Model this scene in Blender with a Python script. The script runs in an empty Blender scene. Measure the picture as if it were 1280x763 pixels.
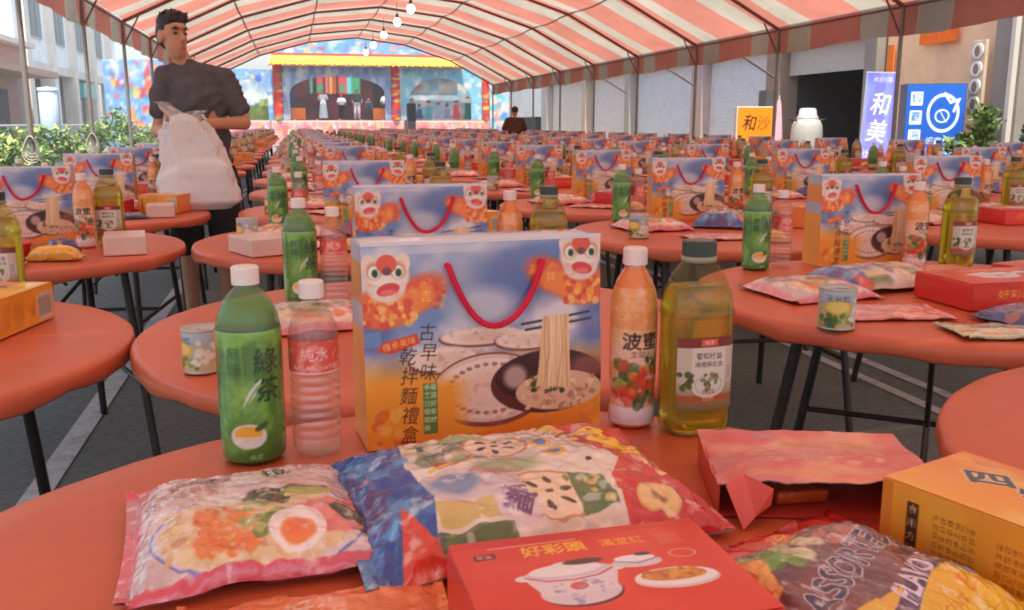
import bpy, bmesh, math, random
import numpy as np
from mathutils import Vector, Matrix, Euler
random.seed(7); np.random.seed(7)
R = math.radians; PI = math.pi
sc = bpy.context.scene
C = sc.collection
# ------------------------------------------------------------ camera, sky, sun, exposure
cam = bpy.data.objects.new('camera', bpy.data.cameras.new('camera')); C.objects.link(cam)
cam.location = (0, 0, 1.165)
cam.rotation_euler = (R(90 - 11.142), 0, R(-13.204))
cam.data.sensor_width = 36; cam.data.lens = 1150 / 1280 * 36
cam.data.clip_start = 0.02; cam.data.clip_end = 600
sc.camera = cam
SUN_EL, SUN_AZ = 70, 187          # azimuth from +Y clockwise: the sun stands high behind the camera
w = bpy.data.worlds.new('World'); sc.world = w; w.use_nodes = True
nt = w.node_tree; bg = nt.nodes['Background']
sky = nt.nodes.new('ShaderNodeTexSky'); sky.sky_type = 'NISHITA'; sky.sun_disc = False
sky.sun_elevation = R(SUN_EL); sky.sun_rotation = R(SUN_AZ); sky.dust_density = 3; sky.air_density = 1.2
nt.links.new(sky.outputs[0], bg.inputs[0]); bg.inputs[1].default_value = 0.15
sun = bpy.data.objects.new('sun', bpy.data.lights.new('sun', 'SUN')); C.objects.link(sun)
sun.data.energy = 3.4; sun.data.angle = R(0.6); sun.data.color = (1, .93, .82)
sd = Vector((math.sin(R(SUN_AZ)) * math.cos(R(SUN_EL)), math.cos(R(SUN_AZ)) * math.cos(R(SUN_EL)), math.sin(R(SUN_EL))))
sun.rotation_euler = sd.to_track_quat('Z', 'Y').to_euler(); sun.location = (0, 0, 20)
sc.view_settings.view_transform = 'Standard'; sc.view_settings.look = 'None'
sc.view_settings.gamma = 1; sc.view_settings.use_curve_mapping = False
sc.view_settings.exposure = 1.24
sc.cycles.use_denoising = True; sc.cycles.filter_width = 1.8
sc.cycles.max_bounces = 10; sc.cycles.transparent_max_bounces = 16
sc.cycles.caustics_reflective = False; sc.cycles.caustics_refractive = False

# ------------------------------------------------------------ colours, canvases
def lin(c):
    c = np.asarray(c, float) / 255.
    return np.where(c <= .04045, c / 12.92, ((c + .055) / 1.055) ** 2.4)
def vnoise(h, w, ny, nx, rng):
    g = rng.random((ny + 2, nx + 2))
    y = np.linspace(0, ny, h, endpoint=False); x = np.linspace(0, nx, w, endpoint=False)
    yi = y.astype(int); xi = x.astype(int); fy = (y - yi)[:, None]; fx = (x - xi)[None]
    fy = fy * fy * (3 - 2 * fy); fx = fx * fx * (3 - 2 * fx)
    a = g[yi][:, xi]; b = g[yi][:, xi + 1]; c = g[yi + 1][:, xi]; d = g[yi + 1][:, xi + 1]
    return (a * (1 - fx) + b * fx) * (1 - fy) + (c * (1 - fx) + d * fx) * fy
def fnoise(h, w, n, seed, octs=4):
    rng = np.random.default_rng(seed); s = 0; t = 0
    for o in range(octs):
        k = n * 2 ** o; s = s + vnoise(h, w, max(1, int(k * h / max(h, w))) + 1, k, rng) * .5 ** o; t += .5 ** o
    return s / t
GL = {}
def glyphs(s):
    k = s
    if k in GL: return GL[k]
    cu = bpy.data.curves.new('lettering', 'FONT'); cu.body = s; cu.align_x = 'CENTER'; cu.align_y = 'CENTER'; pass
    cu.resolution_u = 3
    o = bpy.data.objects.new('lettering', cu); C.objects.link(o)
    dg = bpy.context.evaluated_depsgraph_get(); ev = o.evaluated_get(dg); me = ev.to_mesh()
    me.calc_loop_triangles()
    v = np.array([x.co[:2] for x in me.vertices]).reshape(-1, 2)
    t = np.array([x.vertices[:] for x in me.loop_triangles], int).reshape(-1, 3)
    r = v[t] if len(t) else np.zeros((0, 3, 2))
    ev.to_mesh_clear(); bpy.data.objects.remove(o); bpy.data.curves.remove(cu)
    GL[k] = r
    return r
class Canvas:
    """print artwork in millimetres, sampled once per mesh vertex"""
    def __init__(s, W, H, step=1.0, col=(255, 255, 255)):
        s.W, s.H = W, H; s.nx = max(2, int(round(W / step)) + 1); s.ny = max(2, int(round(H / step)) + 1)
        s.w, s.h = s.nx * 2, s.ny * 2
        s.a = np.ones((s.h, s.w, 3)) * np.array(col, float)
        s.X, s.Y = np.meshgrid((np.arange(s.w) + .5) / s.w * W, (np.arange(s.h) + .5) / s.h * H)
        s.px = W / s.w
    def mix(s, m, col):
        m = np.clip(m, 0, 1)[..., None]; s.a = s.a * (1 - m) + np.array(col, float) * m
    def vgrad(s, y0, y1, c0, c1, x0=-1e9, x1=1e9):
        t = np.clip((s.Y - y0) / (y1 - y0), 0, 1)[..., None]
        m = ((s.Y >= y0) & (s.Y <= y1) & (s.X >= x0) & (s.X <= x1))
        s.a = np.where(m[..., None], np.array(c0, float) * (1 - t) + np.array(c1, float) * t, s.a)
    def ell(s, x, y, rx, ry, col, al=1, soft=None, rot=0, ring=0):
        ca, sa = math.cos(R(rot)), math.sin(R(rot)); dx, dy = s.X - x, s.Y - y
        u = (dx * ca + dy * sa) / rx; v = (-dx * sa + dy * ca) / ry
        d = np.sqrt(u * u + v * v); sf = soft if soft else s.px / min(rx, ry)
        m = (1 - d) / sf + .5
        if ring: m = np.minimum(m, (d - (1 - ring)) / sf + .5)
        s.mix(np.clip(m, 0, 1) * al, col)
    def rect(s, x0, y0, x1, y1, col, al=1):
        s.mix(((s.X >= x0) & (s.X <= x1) & (s.Y >= y0) & (s.Y <= y1)) * al, col)
    def tris(s, T, col, al=1):
        M = np.zeros((s.h, s.w), bool); kx, ky = s.w / s.W, s.h / s.H
        for t in T:
            p = t * np.array([kx, ky]) - .5
            x0, y0 = np.floor(p.min(0)).astype(int); x1, y1 = np.ceil(p.max(0)).astype(int) + 1
            x0, y0 = max(x0, 0), max(y0, 0); x1, y1 = min(x1, s.w), min(y1, s.h)
            if x1 <= x0 or y1 <= y0: continue
            gx, gy = np.meshgrid(np.arange(x0, x1), np.arange(y0, y1))
            e = []
            for i in range(3):
                a, b = p[i], p[(i + 1) % 3]; e.append((b[0] - a[0]) * (gy - a[1]) - (b[1] - a[1]) * (gx - a[0]))
            e = np.array(e); M[y0:y1, x0:x1] |= (e >= 0).all(0) | (e <= 0).all(0)
        s.mix(M * al, col)
    def poly(s, pts, col, al=1):
        p = np.array(pts, float); inside = np.zeros((s.h, s.w), bool); j = len(p) - 1
        for i in range(len(p)):
            c = ((p[i, 1] > s.Y) != (p[j, 1] > s.Y)) & (s.X < (p[j, 0] - p[i, 0]) * (s.Y - p[i, 1]) / (p[j, 1] - p[i, 1] + 1e-9) + p[i, 0])
            inside ^= c; j = i
        s.mix(inside * al, col)
    def line(s, pts, wd, col, al=1):
        m = np.zeros((s.h, s.w))
        for (x0, y0), (x1, y1) in zip(pts[:-1], pts[1:]):
            L = max(1e-6, (x1 - x0) ** 2 + (y1 - y0) ** 2)
            t = np.clip(((s.X - x0) * (x1 - x0) + (s.Y - y0) * (y1 - y0)) / L, 0, 1)
            d = np.hypot(s.X - x0 - t * (x1 - x0), s.Y - y0 - t * (y1 - y0)); m = np.maximum(m, np.clip((wd / 2 - d) / s.px + .5, 0, 1))
        s.mix(m * al, col)
    def text(s, t, x, y, h, col, rot=0, bold=.015, sx=1, sk=0, al=1):
        g = glyphs(t).copy()
        if not len(g): return
        g = g * h * np.array([sx, 1]); g[..., 0] += g[..., 1] * sk
        ca, sa = math.cos(R(rot)), math.sin(R(rot))
        g = np.stack([g[..., 0] * ca - g[..., 1] * sa + x, g[..., 0] * sa + g[..., 1] * ca + y], -1)
        b = bold * h * .8
        if b > s.px * .4: g = np.concatenate([g + np.array(o) * b for o in ((0, 0), (1, 0), (-1, 0), (0, 1), (0, -1), (.7, .7), (-.7, -.7), (.7, -.7), (-.7, .7))])
        s.tris(g, col, al)
    def vtext(s, t, x, y, h, step, col, **k):
        for i, ch in enumerate(t): s.text(ch, x, y - i * step, h, col, **k)
    def noise(s, n, seed, col, lo=.45, hi=.7, al=1, mask=None):
        m = np.clip((fnoise(s.h, s.w, n, seed) - lo) / (hi - lo), 0, 1) * al
        s.mix(m if mask is None else m * mask, col)
    def blobs(s, n, seed, cols, x0, y0, x1, y1, r0, r1, al=.9, asp=.6, soft=.25):
        rg = random.Random(seed)
        for i in range(n):
            r = rg.uniform(r0, r1)
            s.ell(rg.uniform(x0, x1), rg.uniform(y0, y1), r, r * rg.uniform(asp, 1), rg.choice(cols), al, soft, rg.uniform(0, 180))
    def out(s):
        b = s.a.reshape(s.ny, 2, s.nx, 2, 3).mean((1, 3))
        return lin(np.clip(b, 0, 255))
def resamp(c, ny, nx):
    h, w = c.shape[:2]
    y = np.linspace(0, h - 1, ny); x = np.linspace(0, w - 1, nx)
    if ny < h / 1.5:     # box average when shrinking
        ky = [c[max(0, int(a - h / ny / 2)):int(a + h / ny / 2) + 1].mean(0) for a in y]; c = np.array(ky)
        c = np.stack([c[:, max(0, int(a - w / nx / 2)):int(a + w / nx / 2) + 1].mean(1) for a in x], 1)
        return c
    return c[np.round(y).astype(int)][:, np.round(x).astype(int)]

# ------------------------------------------------------------ mesh builder
class MB:
    def __init__(s): s.v = []; s.f = []; s.c = []; s.sm = []; s.m = []; s.n = 0
    def add(s, v, f, col, smooth=False, mi=0):
        v = np.asarray(v, float).reshape(-1, 3); k = s.n
        s.v.append(v); s.n += len(v)
        col = np.asarray(col, float)
        s.c.append(np.broadcast_to(col, (len(v), 3)) if col.ndim == 1 else col.reshape(-1, 3))
        s.f += [tuple(int(i) + k for i in q) for q in f]; s.sm += [smooth] * len(f); s.m += [mi] * len(f)
        return s
    def box(s, c, d, col, mi=0, M=None, taper=1):
        x, y, z = np.array(d) / 2
        v = np.array([[a * x * (taper if e > 0 else 1), b * y * (taper if e > 0 else 1), e * z] for e in (-1, 1) for b in (-1, 1) for a in (-1, 1)])
        if M is not None: v = v @ np.array(M.to_3x3()).T
        return s.add(v + np.array(c), [(0, 2, 3, 1), (4, 5, 7, 6), (0, 1, 5, 4), (2, 6, 7, 3), (0, 4, 6, 2), (1, 3, 7, 5)], col, False, mi)
    def bbox(s, c, d, col, bev=.003, mi=0, rz=0, seg=2):
        bm = bmesh.new(); bmesh.ops.create_cube(bm, size=1)
        for v in bm.verts: v.co = Vector((v.co.x * d[0], v.co.y * d[1], v.co.z * d[2]))
        bmesh.ops.bevel(bm, geom=bm.edges[:], offset=bev, segments=seg, affect='EDGES', profile=.6)
        M = Matrix.Rotation(rz, 3, 'Z'); vs = [tuple(M @ v.co + Vector(c)) for v in bm.verts]
        bm.verts.index_update(); fs = [[v.index for v in f.verts] for f in bm.faces]; bm.free()
        return s.add(vs, fs, col, False, mi)
    def grid(s, P, col, smooth=True, mi=0, flip=False):
        ny, nx = P.shape[:2]; i = np.arange(ny * nx).reshape(ny, nx)
        q = np.stack([i[:-1, :-1], i[:-1, 1:], i[1:, 1:], i[1:, :-1]], -1).reshape(-1, 4)
        if flip: q = q[:, ::-1]
        return s.add(P.reshape(-1, 3), q.tolist(), col, smooth, mi)
    def tube(s, pts, r, n, col, mi=0, cap=True, smooth=True):
        pts = [Vector(p) for p in pts]; rs = r if hasattr(r, '__len__') else [r] * len(pts)
        rings = []; prev = None
        for i, p in enumerate(pts):
            t = (pts[min(i + 1, len(pts) - 1)] - pts[max(i - 1, 0)]).normalized()
            if prev is None:
                a = Vector((0, 0, 1)) if abs(t.z) < .9 else Vector((1, 0, 0)); nrm = t.cross(a).normalized()
            else:
                nrm = (prev - t * prev.dot(t)).normalized()
            prev = nrm; b = t.cross(nrm)
            rings.append([p + (nrm * math.cos(2 * PI * k / n) + b * math.sin(2 * PI * k / n)) * rs[i] for k in range(n)])
        v = [tuple(x) for rg in rings for x in rg]
        f = [(i * n + k, i * n + (k + 1) % n, (i + 1) * n + (k + 1) % n, (i + 1) * n + k) for i in range(len(pts) - 1) for k in range(n)]
        s.add(v, f, col, smooth, mi)
        if cap:
            m = len(pts) - 1; s.add([tuple(x) for x in rings[0]], [tuple(range(n))[::-1]], col, False, mi); s.add([tuple(x) for x in rings[m]], [tuple(range(n))], col, False, mi)
        return s
    def lathe(s, prof, n, col, mi=0, c=(0, 0, 0), smooth=True, sq=2.0, asp=1.0):
        prof = np.array(prof, float); a = (np.arange(n + 1) / n - .5) * 2 * PI
        sx, cy = np.sin(a), -np.cos(a)
        if sq != 2.0: sx = np.sign(sx) * np.abs(sx) ** (2 / sq); cy = np.sign(cy) * np.abs(cy) ** (2 / sq)
        P = np.stack([prof[:, :1] * sx[None], prof[:, :1] * cy[None] * asp, np.repeat(prof[:, 1:], n + 1, 1)], -1) + np.array(c)
        return s.grid(P, col, smooth, mi)
    def ellip(s, c, r, col, nu=12, nv=8, mi=0, M=None):
        th = np.linspace(-PI / 2, PI / 2, nv + 1); ph = np.linspace(0, 2 * PI, nu + 1)
        P = np.stack([np.outer(np.cos(th), np.cos(ph)) * r[0], np.outer(np.cos(th), np.sin(ph)) * r[1], np.outer(np.sin(th), np.ones(nu + 1)) * r[2]], -1)
        if M is not None: P = P @ np.array(M.to_3x3()).T
        return s.grid(P + np.array(c), col, True, mi)
    def prism(s, poly, z0, z1, col, mi=0, ax='z'):
        n = len(poly)
        def pt(p, h): return (p[0], p[1], h) if ax == 'z' else ((p[0], h, p[1]) if ax == 'y' else (h, p[0], p[1]))
        v = [pt(p, z0) for p in poly] + [pt(p, z1) for p in poly]
        f = [tuple(range(n))[::-1], tuple(range(n, 2 * n))] + [(i, (i + 1) % n, n + (i + 1) % n, n + i) for i in range(n)]
        return s.add(v, f, col, False, mi)
    def mesh(s, name, mats):
        me = bpy.data.meshes.new(name); V = np.concatenate(s.v); me.from_pydata(V.tolist(), [], s.f)
        at = me.attributes.new('Col', 'FLOAT_COLOR', 'POINT'); cc = np.ones((len(V), 4)); cc[:, :3] = np.concatenate(s.c)
        at.data.foreach_set('color', cc.astype(np.float32).ravel())
        me.polygons.foreach_set('use_smooth', s.sm)
        for m in (mats if isinstance(mats, (list, tuple)) else [mats]): me.materials.append(M_[m])
        me.polygons.foreach_set('material_index', s.m); me.validate(); me.update()
        return me
def weld(me):
    bm = bmesh.new(); bm.from_mesh(me); bmesh.ops.remove_doubles(bm, verts=bm.verts, dist=2e-5); bmesh.ops.recalc_face_normals(bm, faces=bm.faces); bm.to_mesh(me); bm.free()
    return me
def K(*c): return lin(np.array(c))
def obj(name, mb, mats, parent=None, loc=(0, 0, 0), rot=(0, 0, 0)):
    me = mb.mesh(name, mats) if isinstance(mb, MB) else mb
    o = bpy.data.objects.new(name, me); C.objects.link(o); o.parent = parent; o.location = loc; o.rotation_euler = rot
    return o
def tag(o, label=None, cat=None, group=None, kind=None):
    if label: o['label'] = label
    if cat: o['category'] = cat
    if group: o['group'] = group
    if kind: o['kind'] = kind
    return o
def thing(name, label, cat, loc=(0, 0, 0), rz=0, group=None):
    o = bpy.data.objects.new(name, None); C.objects.link(o); o.location = loc; o.rotation_euler = (0, 0, rz); o.empty_display_size = .1
    return tag(o, label, cat, group)
def kids(o): return [c for c in bpy.data.objects if c.parent == o]
class Proto:
    """a thing kept as (name, meshes of parts); placed as often as needed with shared mesh data"""
    def __init__(s, name, cat, parts): s.name, s.cat, s.parts = name, cat, parts   # parts: (name, mesh, [sub-parts])
    def put(s, label, loc, rz=0, group=None, sc_=1, tilt=(0, 0)):
        if len(s.parts) == 1 and not s.parts[0][2]:
            o = obj(s.name, s.parts[0][1], None, None, loc); tag(o, label, s.cat, group)
        else:
            o = thing(s.name, label, s.cat, loc, 0, group)
            for n, me, sub in s.parts:
                p = obj(n, me, None, o)
                for n2, m2 in sub: obj(n2, m2, None, p)
        o.rotation_euler = (tilt[0], tilt[1], rz); o.scale = (sc_,) * 3
        return o

# ------------------------------------------------------------ materials (all node based; colour is a per-vertex attribute varied by noise)
M_ = {}
def mat(name, rough=.6, spec=.4, metal=0, coat=0, bump=0, bscale=60, var=.08, vscale=9, trans=0, col=None, wear=0, emit=0, stretch=None):
    m = bpy.data.materials.new(name); m.use_nodes = True; n = m.node_tree.nodes; l = m.node_tree.links; b = n['Principled BSDF']
    b.inputs['Roughness'].default_value = rough; b.inputs['Specular IOR Level'].default_value = spec; b.inputs['Metallic'].default_value = metal
    b.inputs['Coat Weight'].default_value = coat; b.inputs['Coat Roughness'].default_value = .12
    if col is None:
        a = n.new('ShaderNodeAttribute'); a.attribute_name = 'Col'; src = a.outputs['Color']
    else:
        a = n.new('ShaderNodeRGB'); a.outputs[0].default_value = (*col, 1); src = a.outputs[0]
    tc = n.new('ShaderNodeTexCoord'); vec = tc.outputs['Object']
    if stretch:
        mp = n.new('ShaderNodeMapping'); mp.inputs['Scale'].default_value = stretch; l.new(vec, mp.inputs[0]); vec = mp.outputs[0]
    nz = n.new('ShaderNodeTexNoise'); nz.inputs['Scale'].default_value = vscale; nz.inputs['Detail'].default_value = 6; nz.inputs['Roughness'].default_value = .65
    l.new(vec, nz.inputs['Vector'])
    mr = n.new('ShaderNodeMapRange'); mr.inputs['From Min'].default_value = .3; mr.inputs['From Max'].default_value = .7
    mr.inputs['To Min'].default_value = 1 - var; mr.inputs['To Max'].default_value = 1 + var * .6
    l.new(nz.outputs['Fac'], mr.inputs['Value'])
    mx = n.new('ShaderNodeVectorMath'); mx.operation = 'SCALE'; l.new(src, mx.inputs[0]); l.new(mr.outputs[0], mx.inputs['Scale'])
    cs = mx.outputs[0]
    if wear:
        n2 = n.new('ShaderNodeTexNoise'); n2.inputs['Scale'].default_value = vscale * .35; n2.inputs['Detail'].default_value = 8; n2.inputs['Roughness'].default_value = .75
        l.new(vec, n2.inputs['Vector'])
        r2 = n.new('ShaderNodeMapRange'); r2.inputs['From Min'].default_value = .52; r2.inputs['From Max'].default_value = .72; r2.inputs['To Max'].default_value = wear
        l.new(n2.outputs['Fac'], r2.inputs['Value'])
        mm = n.new('ShaderNodeMix'); mm.data_type = 'RGBA'; l.new(r2.outputs[0], mm.inputs[0]); l.new(cs, mm.inputs[6]); mm.inputs[7].default_value = (.19, .17, .15, 1)
        cs = mm.outputs[2]
    l.new(cs, b.inputs['Base Color'])
    rr = n.new('ShaderNodeMapRange'); rr.inputs['To Min'].default_value = max(.02, rough - .08); rr.inputs['To Max'].default_value = min(1, rough + .1)
    l.new(nz.outputs['Fac'], rr.inputs['Value']); l.new(rr.outputs[0], b.inputs['Roughness'])
    if bump:
        n3 = n.new('ShaderNodeTexNoise'); n3.inputs['Scale'].default_value = bscale; n3.inputs['Detail'].default_value = 4; l.new(vec, n3.inputs['Vector'])
        bp = n.new('ShaderNodeBump'); bp.inputs['Strength'].default_value = bump; bp.inputs['Distance'].default_value = .01; l.new(n3.outputs['Fac'], bp.inputs['Height']); l.new(bp.outputs[0], b.inputs['Normal'])
    if emit:
        l.new(cs, b.inputs['Emission Color']); b.inputs['Emission Strength'].default_value = emit
    M_[name] = m
    return m
mat('card', .36, .45, coat=.3, var=.06, vscale=7)
mat('film', .22, .5, coat=.9, var=.07, vscale=14, bump=.3, bscale=70)
mat('vinyl', .36, .5, bump=.22, bscale=7, var=.14, vscale=6, wear=.16)
mat('matte', .8, .25, var=.12, vscale=4)
mat('plaster', .85, .2, var=.12, vscale=1.2, wear=.35, bump=.15, bscale=12)
mat('asphalt', .9, .25, var=.3, vscale=30, wear=.45, bump=.5, bscale=160)
mat('linepaint', .75, .3, var=.25, vscale=18, wear=.7)
mat('metal', .42, .5, metal=.55, var=.15, vscale=12, wear=.2)
mat('paintmetal', .4, .5, var=.12, vscale=10, wear=.25)
mat('plastic', .32, .5, var=.05, vscale=20)
mat('cloth', .88, .15, var=.22, vscale=14, bump=.5, bscale=48)
mat('skin', .55, .35, var=.1, vscale=25)
mat('hair', .45, .5, var=.3, vscale=60, bump=.5, bscale=140)
mat('leaf', .55, .35, var=.4, vscale=3)
mat('wood', .55, .35, var=.3, vscale=4, stretch=(1, 1, 8))
mat('lightbox', .4, .4, var=.03, emit=.2)
def fabric(name, col):
    m = mat(name, .7, .2, col=col, var=.24, vscale=.9, wear=.22, bump=.25, bscale=2.2)
    n, l = m.node_tree.nodes, m.node_tree.links; b = n['Principled BSDF']; o = n['Material Output']
    t = n.new('ShaderNodeBsdfTranslucent'); l.new(b.inputs['Base Color'].links[0].from_socket, t.inputs[0])
    x = n.new('ShaderNodeMixShader'); x.inputs[0].default_value = .5; l.new(b.outputs[0], x.inputs[1]); l.new(t.outputs[0], x.inputs[2]); l.new(x.outputs[0], o.inputs[0])
def clear(name, tint=(1, 1, 1), gl=.05, trans=.9, edge=.6, pwr=4):
    m = bpy.data.materials.new(name); m.use_nodes = True; n, l = m.node_tree.nodes, m.node_tree.links; o = n['Material Output']; n.remove(n['Principled BSDF'])
    t = n.new('ShaderNodeBsdfTransparent'); t.inputs[0].default_value = (*tint, 1)
    d = n.new('ShaderNodeBsdfDiffuse'); d.inputs[0].default_value = (*[min(1, c * .9) for c in tint], 1)
    g = n.new('ShaderNodeBsdfGlossy'); g.inputs['Roughness'].default_value = gl
    x0 = n.new('ShaderNodeMixShader'); x0.inputs[0].default_value = 1 - trans; l.new(t.outputs[0], x0.inputs[1]); l.new(d.outputs[0], x0.inputs[2])
    lw = n.new('ShaderNodeLayerWeight'); lw.inputs[0].default_value = .5; pw = n.new('ShaderNodeMath'); pw.operation = 'POWER'; pw.inputs[1].default_value = pwr; l.new(lw.outputs['Facing'], pw.inputs[0])
    f = n.new('ShaderNodeMapRange'); f.inputs['To Min'].default_value = .045; f.inputs['To Max'].default_value = edge; l.new(pw.outputs[0], f.inputs['Value'])
    nz = n.new('ShaderNodeTexNoise'); nz.inputs['Scale'].default_value = 40; bp = n.new('ShaderNodeBump'); bp.inputs['Strength'].default_value = .15; bp.inputs['Distance'].default_value = .01
    l.new(nz.outputs[0], bp.inputs['Height']); l.new(bp.outputs[0], g.inputs['Normal'])
    x = n.new('ShaderNodeMixShader'); l.new(f.outputs[0], x.inputs[0]); l.new(x0.outputs[0], x.inputs[1]); l.new(g.outputs[0], x.inputs[2]); l.new(x.outputs[0], o.inputs[0])
    M_[name] = m
def liquid(name, col, ior):
    m = bpy.data.materials.new(name); m.use_nodes = True; n = m.node_tree.nodes; b = n['Principled BSDF']
    b.inputs['Base Color'].default_value = (*col, 1); b.inputs['Transmission Weight'].default_value = 1; b.inputs['IOR'].default_value = ior; b.inputs['Roughness'].default_value = .03
    nz = n.new('ShaderNodeTexNoise'); nz.inputs['Scale'].default_value = 6; bp = n.new('ShaderNodeBump'); bp.inputs['Strength'].default_value = .03
    m.node_tree.links.new(nz.outputs[0], bp.inputs['Height']); m.node_tree.links.new(bp.outputs[0], b.inputs['Normal'])
    M_[name] = m
fabric('canvas_red', (.51, .20, .15)); fabric('canvas_white', (.43, .405, .33))
clear('pet', (.99, .97, .96), .05, .97); clear('pet_green', (.55, .78, .42), .06, .82); clear('glass', (.84, .84, .52), .03, .985, .75, 4.5)
clear('water', (1, .97, .96), .04, .97); liquid('oil', (1, .84, .16), 1.42)
_o = M_['oil'].node_tree; _t = _o.nodes.new('ShaderNodeBsdfTranslucent'); _t.inputs[0].default_value = (1, .82, .08, 1); _d = _o.nodes.new('ShaderNodeBsdfDiffuse'); _d.inputs[0].default_value = (1, .80, .06, 1)
_a = _o.nodes.new('ShaderNodeMixShader'); _a.inputs[0].default_value = .35; _o.links.new(_t.outputs[0], _a.inputs[1]); _o.links.new(_d.outputs[0], _a.inputs[2])
_x = _o.nodes.new('ShaderNodeMixShader'); _x.inputs[0].default_value = .30; _o.links.new(_o.nodes['Principled BSDF'].outputs[0], _x.inputs[1]); _o.links.new(_a.outputs[0], _x.inputs[2]); _o.links.new(_x.outputs[0], _o.nodes['Material Output'].inputs[0])
clear('bagplastic', (.95, .92, .90), .18, .30)
# ============================================================ SETTING
def sheet(name, x0, x1, y0, y1, z, col, m, n=2):
    g = np.stack([*np.meshgrid(np.linspace(x0, x1, n), np.linspace(y0, y1, n)), np.full((n, n), z)], -1)
    return tag(obj(name, MB().grid(g, col, False), m), kind='structure')
sheet('ground', -160, 160, -60, 300, 0, K(124, 128, 121), 'asphalt')
for x, wd, y0, y1 in [(-.845, .085, -3, 30), (2.545, .06, -3, 30), (2.735, .06, -3, 30)]:
    sheet('road_marking', x - wd / 2, x + wd / 2, y0, y1, .004, K(205, 205, 198), 'linepaint')

# ---- striped banquet tent
XL, XR, RX, ZL, ZR, ZT = -2.46, 7.0, 2.27, 2.68, 2.5, 4.02
BAY, Y0 = 2.87, 9.86
def arch(u):                     # u -1..1 -> x, z of the faceted arch
    ks = np.array([-1, -.68, -.34, 0, .34, .68, 1.])
    zs = np.array([0, .53, .87, 1, .87, .53, 0])
    x = RX + u * np.where(u < 0, RX - XL, XR - RX); e = np.where(u < 0, ZL, ZR)
    return x, e + np.interp(u, ks, zs) * (ZT - e)
tent = thing('striped_tent', 'long red and white striped banquet tent on steel ribs and poles', 'tent', (0, 0, 0))
kr = list(range(-5, 9)); ry = [Y0 + BAY * k for k in kr]
us = np.unique(np.concatenate([np.linspace(-1, 1, 19), [-.68, -.34, .34, .68]]))
ax_, az_ = arch(us)
bounds = []
for i, k in enumerate(kr[:-1]):
    for a, b, c in ((.1, .3, 'w'), (.3, .7, 'r'), (.7, .9, 'w'), (.9, 1.1, 'r')): bounds.append((ry[i] + a * BAY, ry[i] + b * BAY, c))
bounds[-1] = (bounds[-1][0], ry[-1], 'r'); bounds.insert(0, (ry[0], ry[0] + .1 * BAY, 'r'))
def sag(y):
    t = ((y - Y0) / BAY) % 1.0
    return -.09 * np.sin(PI * t) ** .7
for ya, yb, c in bounds:
    yy = np.linspace(ya, yb - .002, 4)
    P = np.zeros((4, len(us), 3))
    for j, y in enumerate(yy):
        P[j, :, 0] = ax_; P[j, :, 1] = y; P[j, :, 2] = az_ + .06 + sag(y) * (1 - us ** 6)
    m = 'canvas_red' if c == 'r' else 'canvas_white'
    obj('canopy_stripe', MB().grid(P, K(200, 80, 70)), m, tent)
    for X, Z, s in ((XL, ZL, -1), (XR, ZR, 1)):
        V = np.zeros((4, 4, 3))
        for j, y in enumerate(yy):
            for q in range(4):
                V[q, j] = (X + s * (.012 + .03 * math.sin(y * 9) * q / 3), y, Z + .055 - .37 * q / 3 - .02 * math.sin(y * 2.19) * (q == 3))
        obj('valance_stripe', MB().grid(V, K(200, 80, 70)), m, tent)
for y in ry:
    x, z = arch(np.linspace(-1, 1, 25)); kx, kz = arch(np.array([-1, -.68, -.34, 0, .34, .68, 1.]))
    obj('rib', MB().tube([(a, y, b + .015) for a, b in zip(kx, kz)], .027, 8, K(124, 86, 80)), 'paintmetal', tent)
    for X, Z in ((XL, ZL), (XR, ZR)):
        obj('pole', MB().tube([(X, y, 0), (X, y, Z)], .026, 10, K(128, 122, 116)).box((X, y, .006), (.16, .16, .012), K(100, 96, 92)), 'paintmetal', tent)
        s = 1 if X < 0 else -1
        obj('brace', MB().tube([(X, y, Z - .34), (X + s * .24, y, Z + .10)], .012, 6, K(110, 90, 84)), 'paintmetal', tent)
for u in (-1, -.68, -.34, 0, .34, .68, 1):
    x, z = arch(np.array([float(u)])); x, z = float(x[0]), float(z[0])
    obj('purlin', MB().tube([(x, ry[0], z + .01), (x, ry[-1], z + .01)], .016, 6, K(120, 78, 70)), 'paintmetal', tent)
# pendant bulbs along the ridge
bm_ = bpy.data.materials.new('bulb_glow'); bm_.use_nodes = True; b_ = bm_.node_tree.nodes['Principled BSDF']
b_.inputs['Emission Color'].default_value = (1, .93, .82, 1); b_.inputs['Emission Strength'].default_value = 7; M_['bulb_glow'] = bm_
bulb = Proto('pendant_bulb', 'light bulb', [('globe', MB().ellip((0, 0, 0), (.085, .085, .095), K(255, 250, 240), 16, 10).mesh('globe', 'bulb_glow'), []),
    ('holder', MB().lathe([(.02, .19), (.035, .16), (.04, .08)], 10, K(90, 88, 85)).mesh('holder', 'plastic'), []),
    ('cord', MB().tube([(0, 0, .18), (0, 0, .52)], .006, 5, K(50, 48, 46)).mesh('cord', 'plastic'), [])])
for y, w_ in ((20.0, 'fifth'), (22.6, 'fourth'), (25.9, 'third'), (29.3, 'second'), (32.2, 'first')):
    bulb.put('glowing globe bulb under the tent ridge, ' + w_ + ' counted from the stage', (2.52, y, 3.52), 0, 'bulbs under the ridge')
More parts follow.
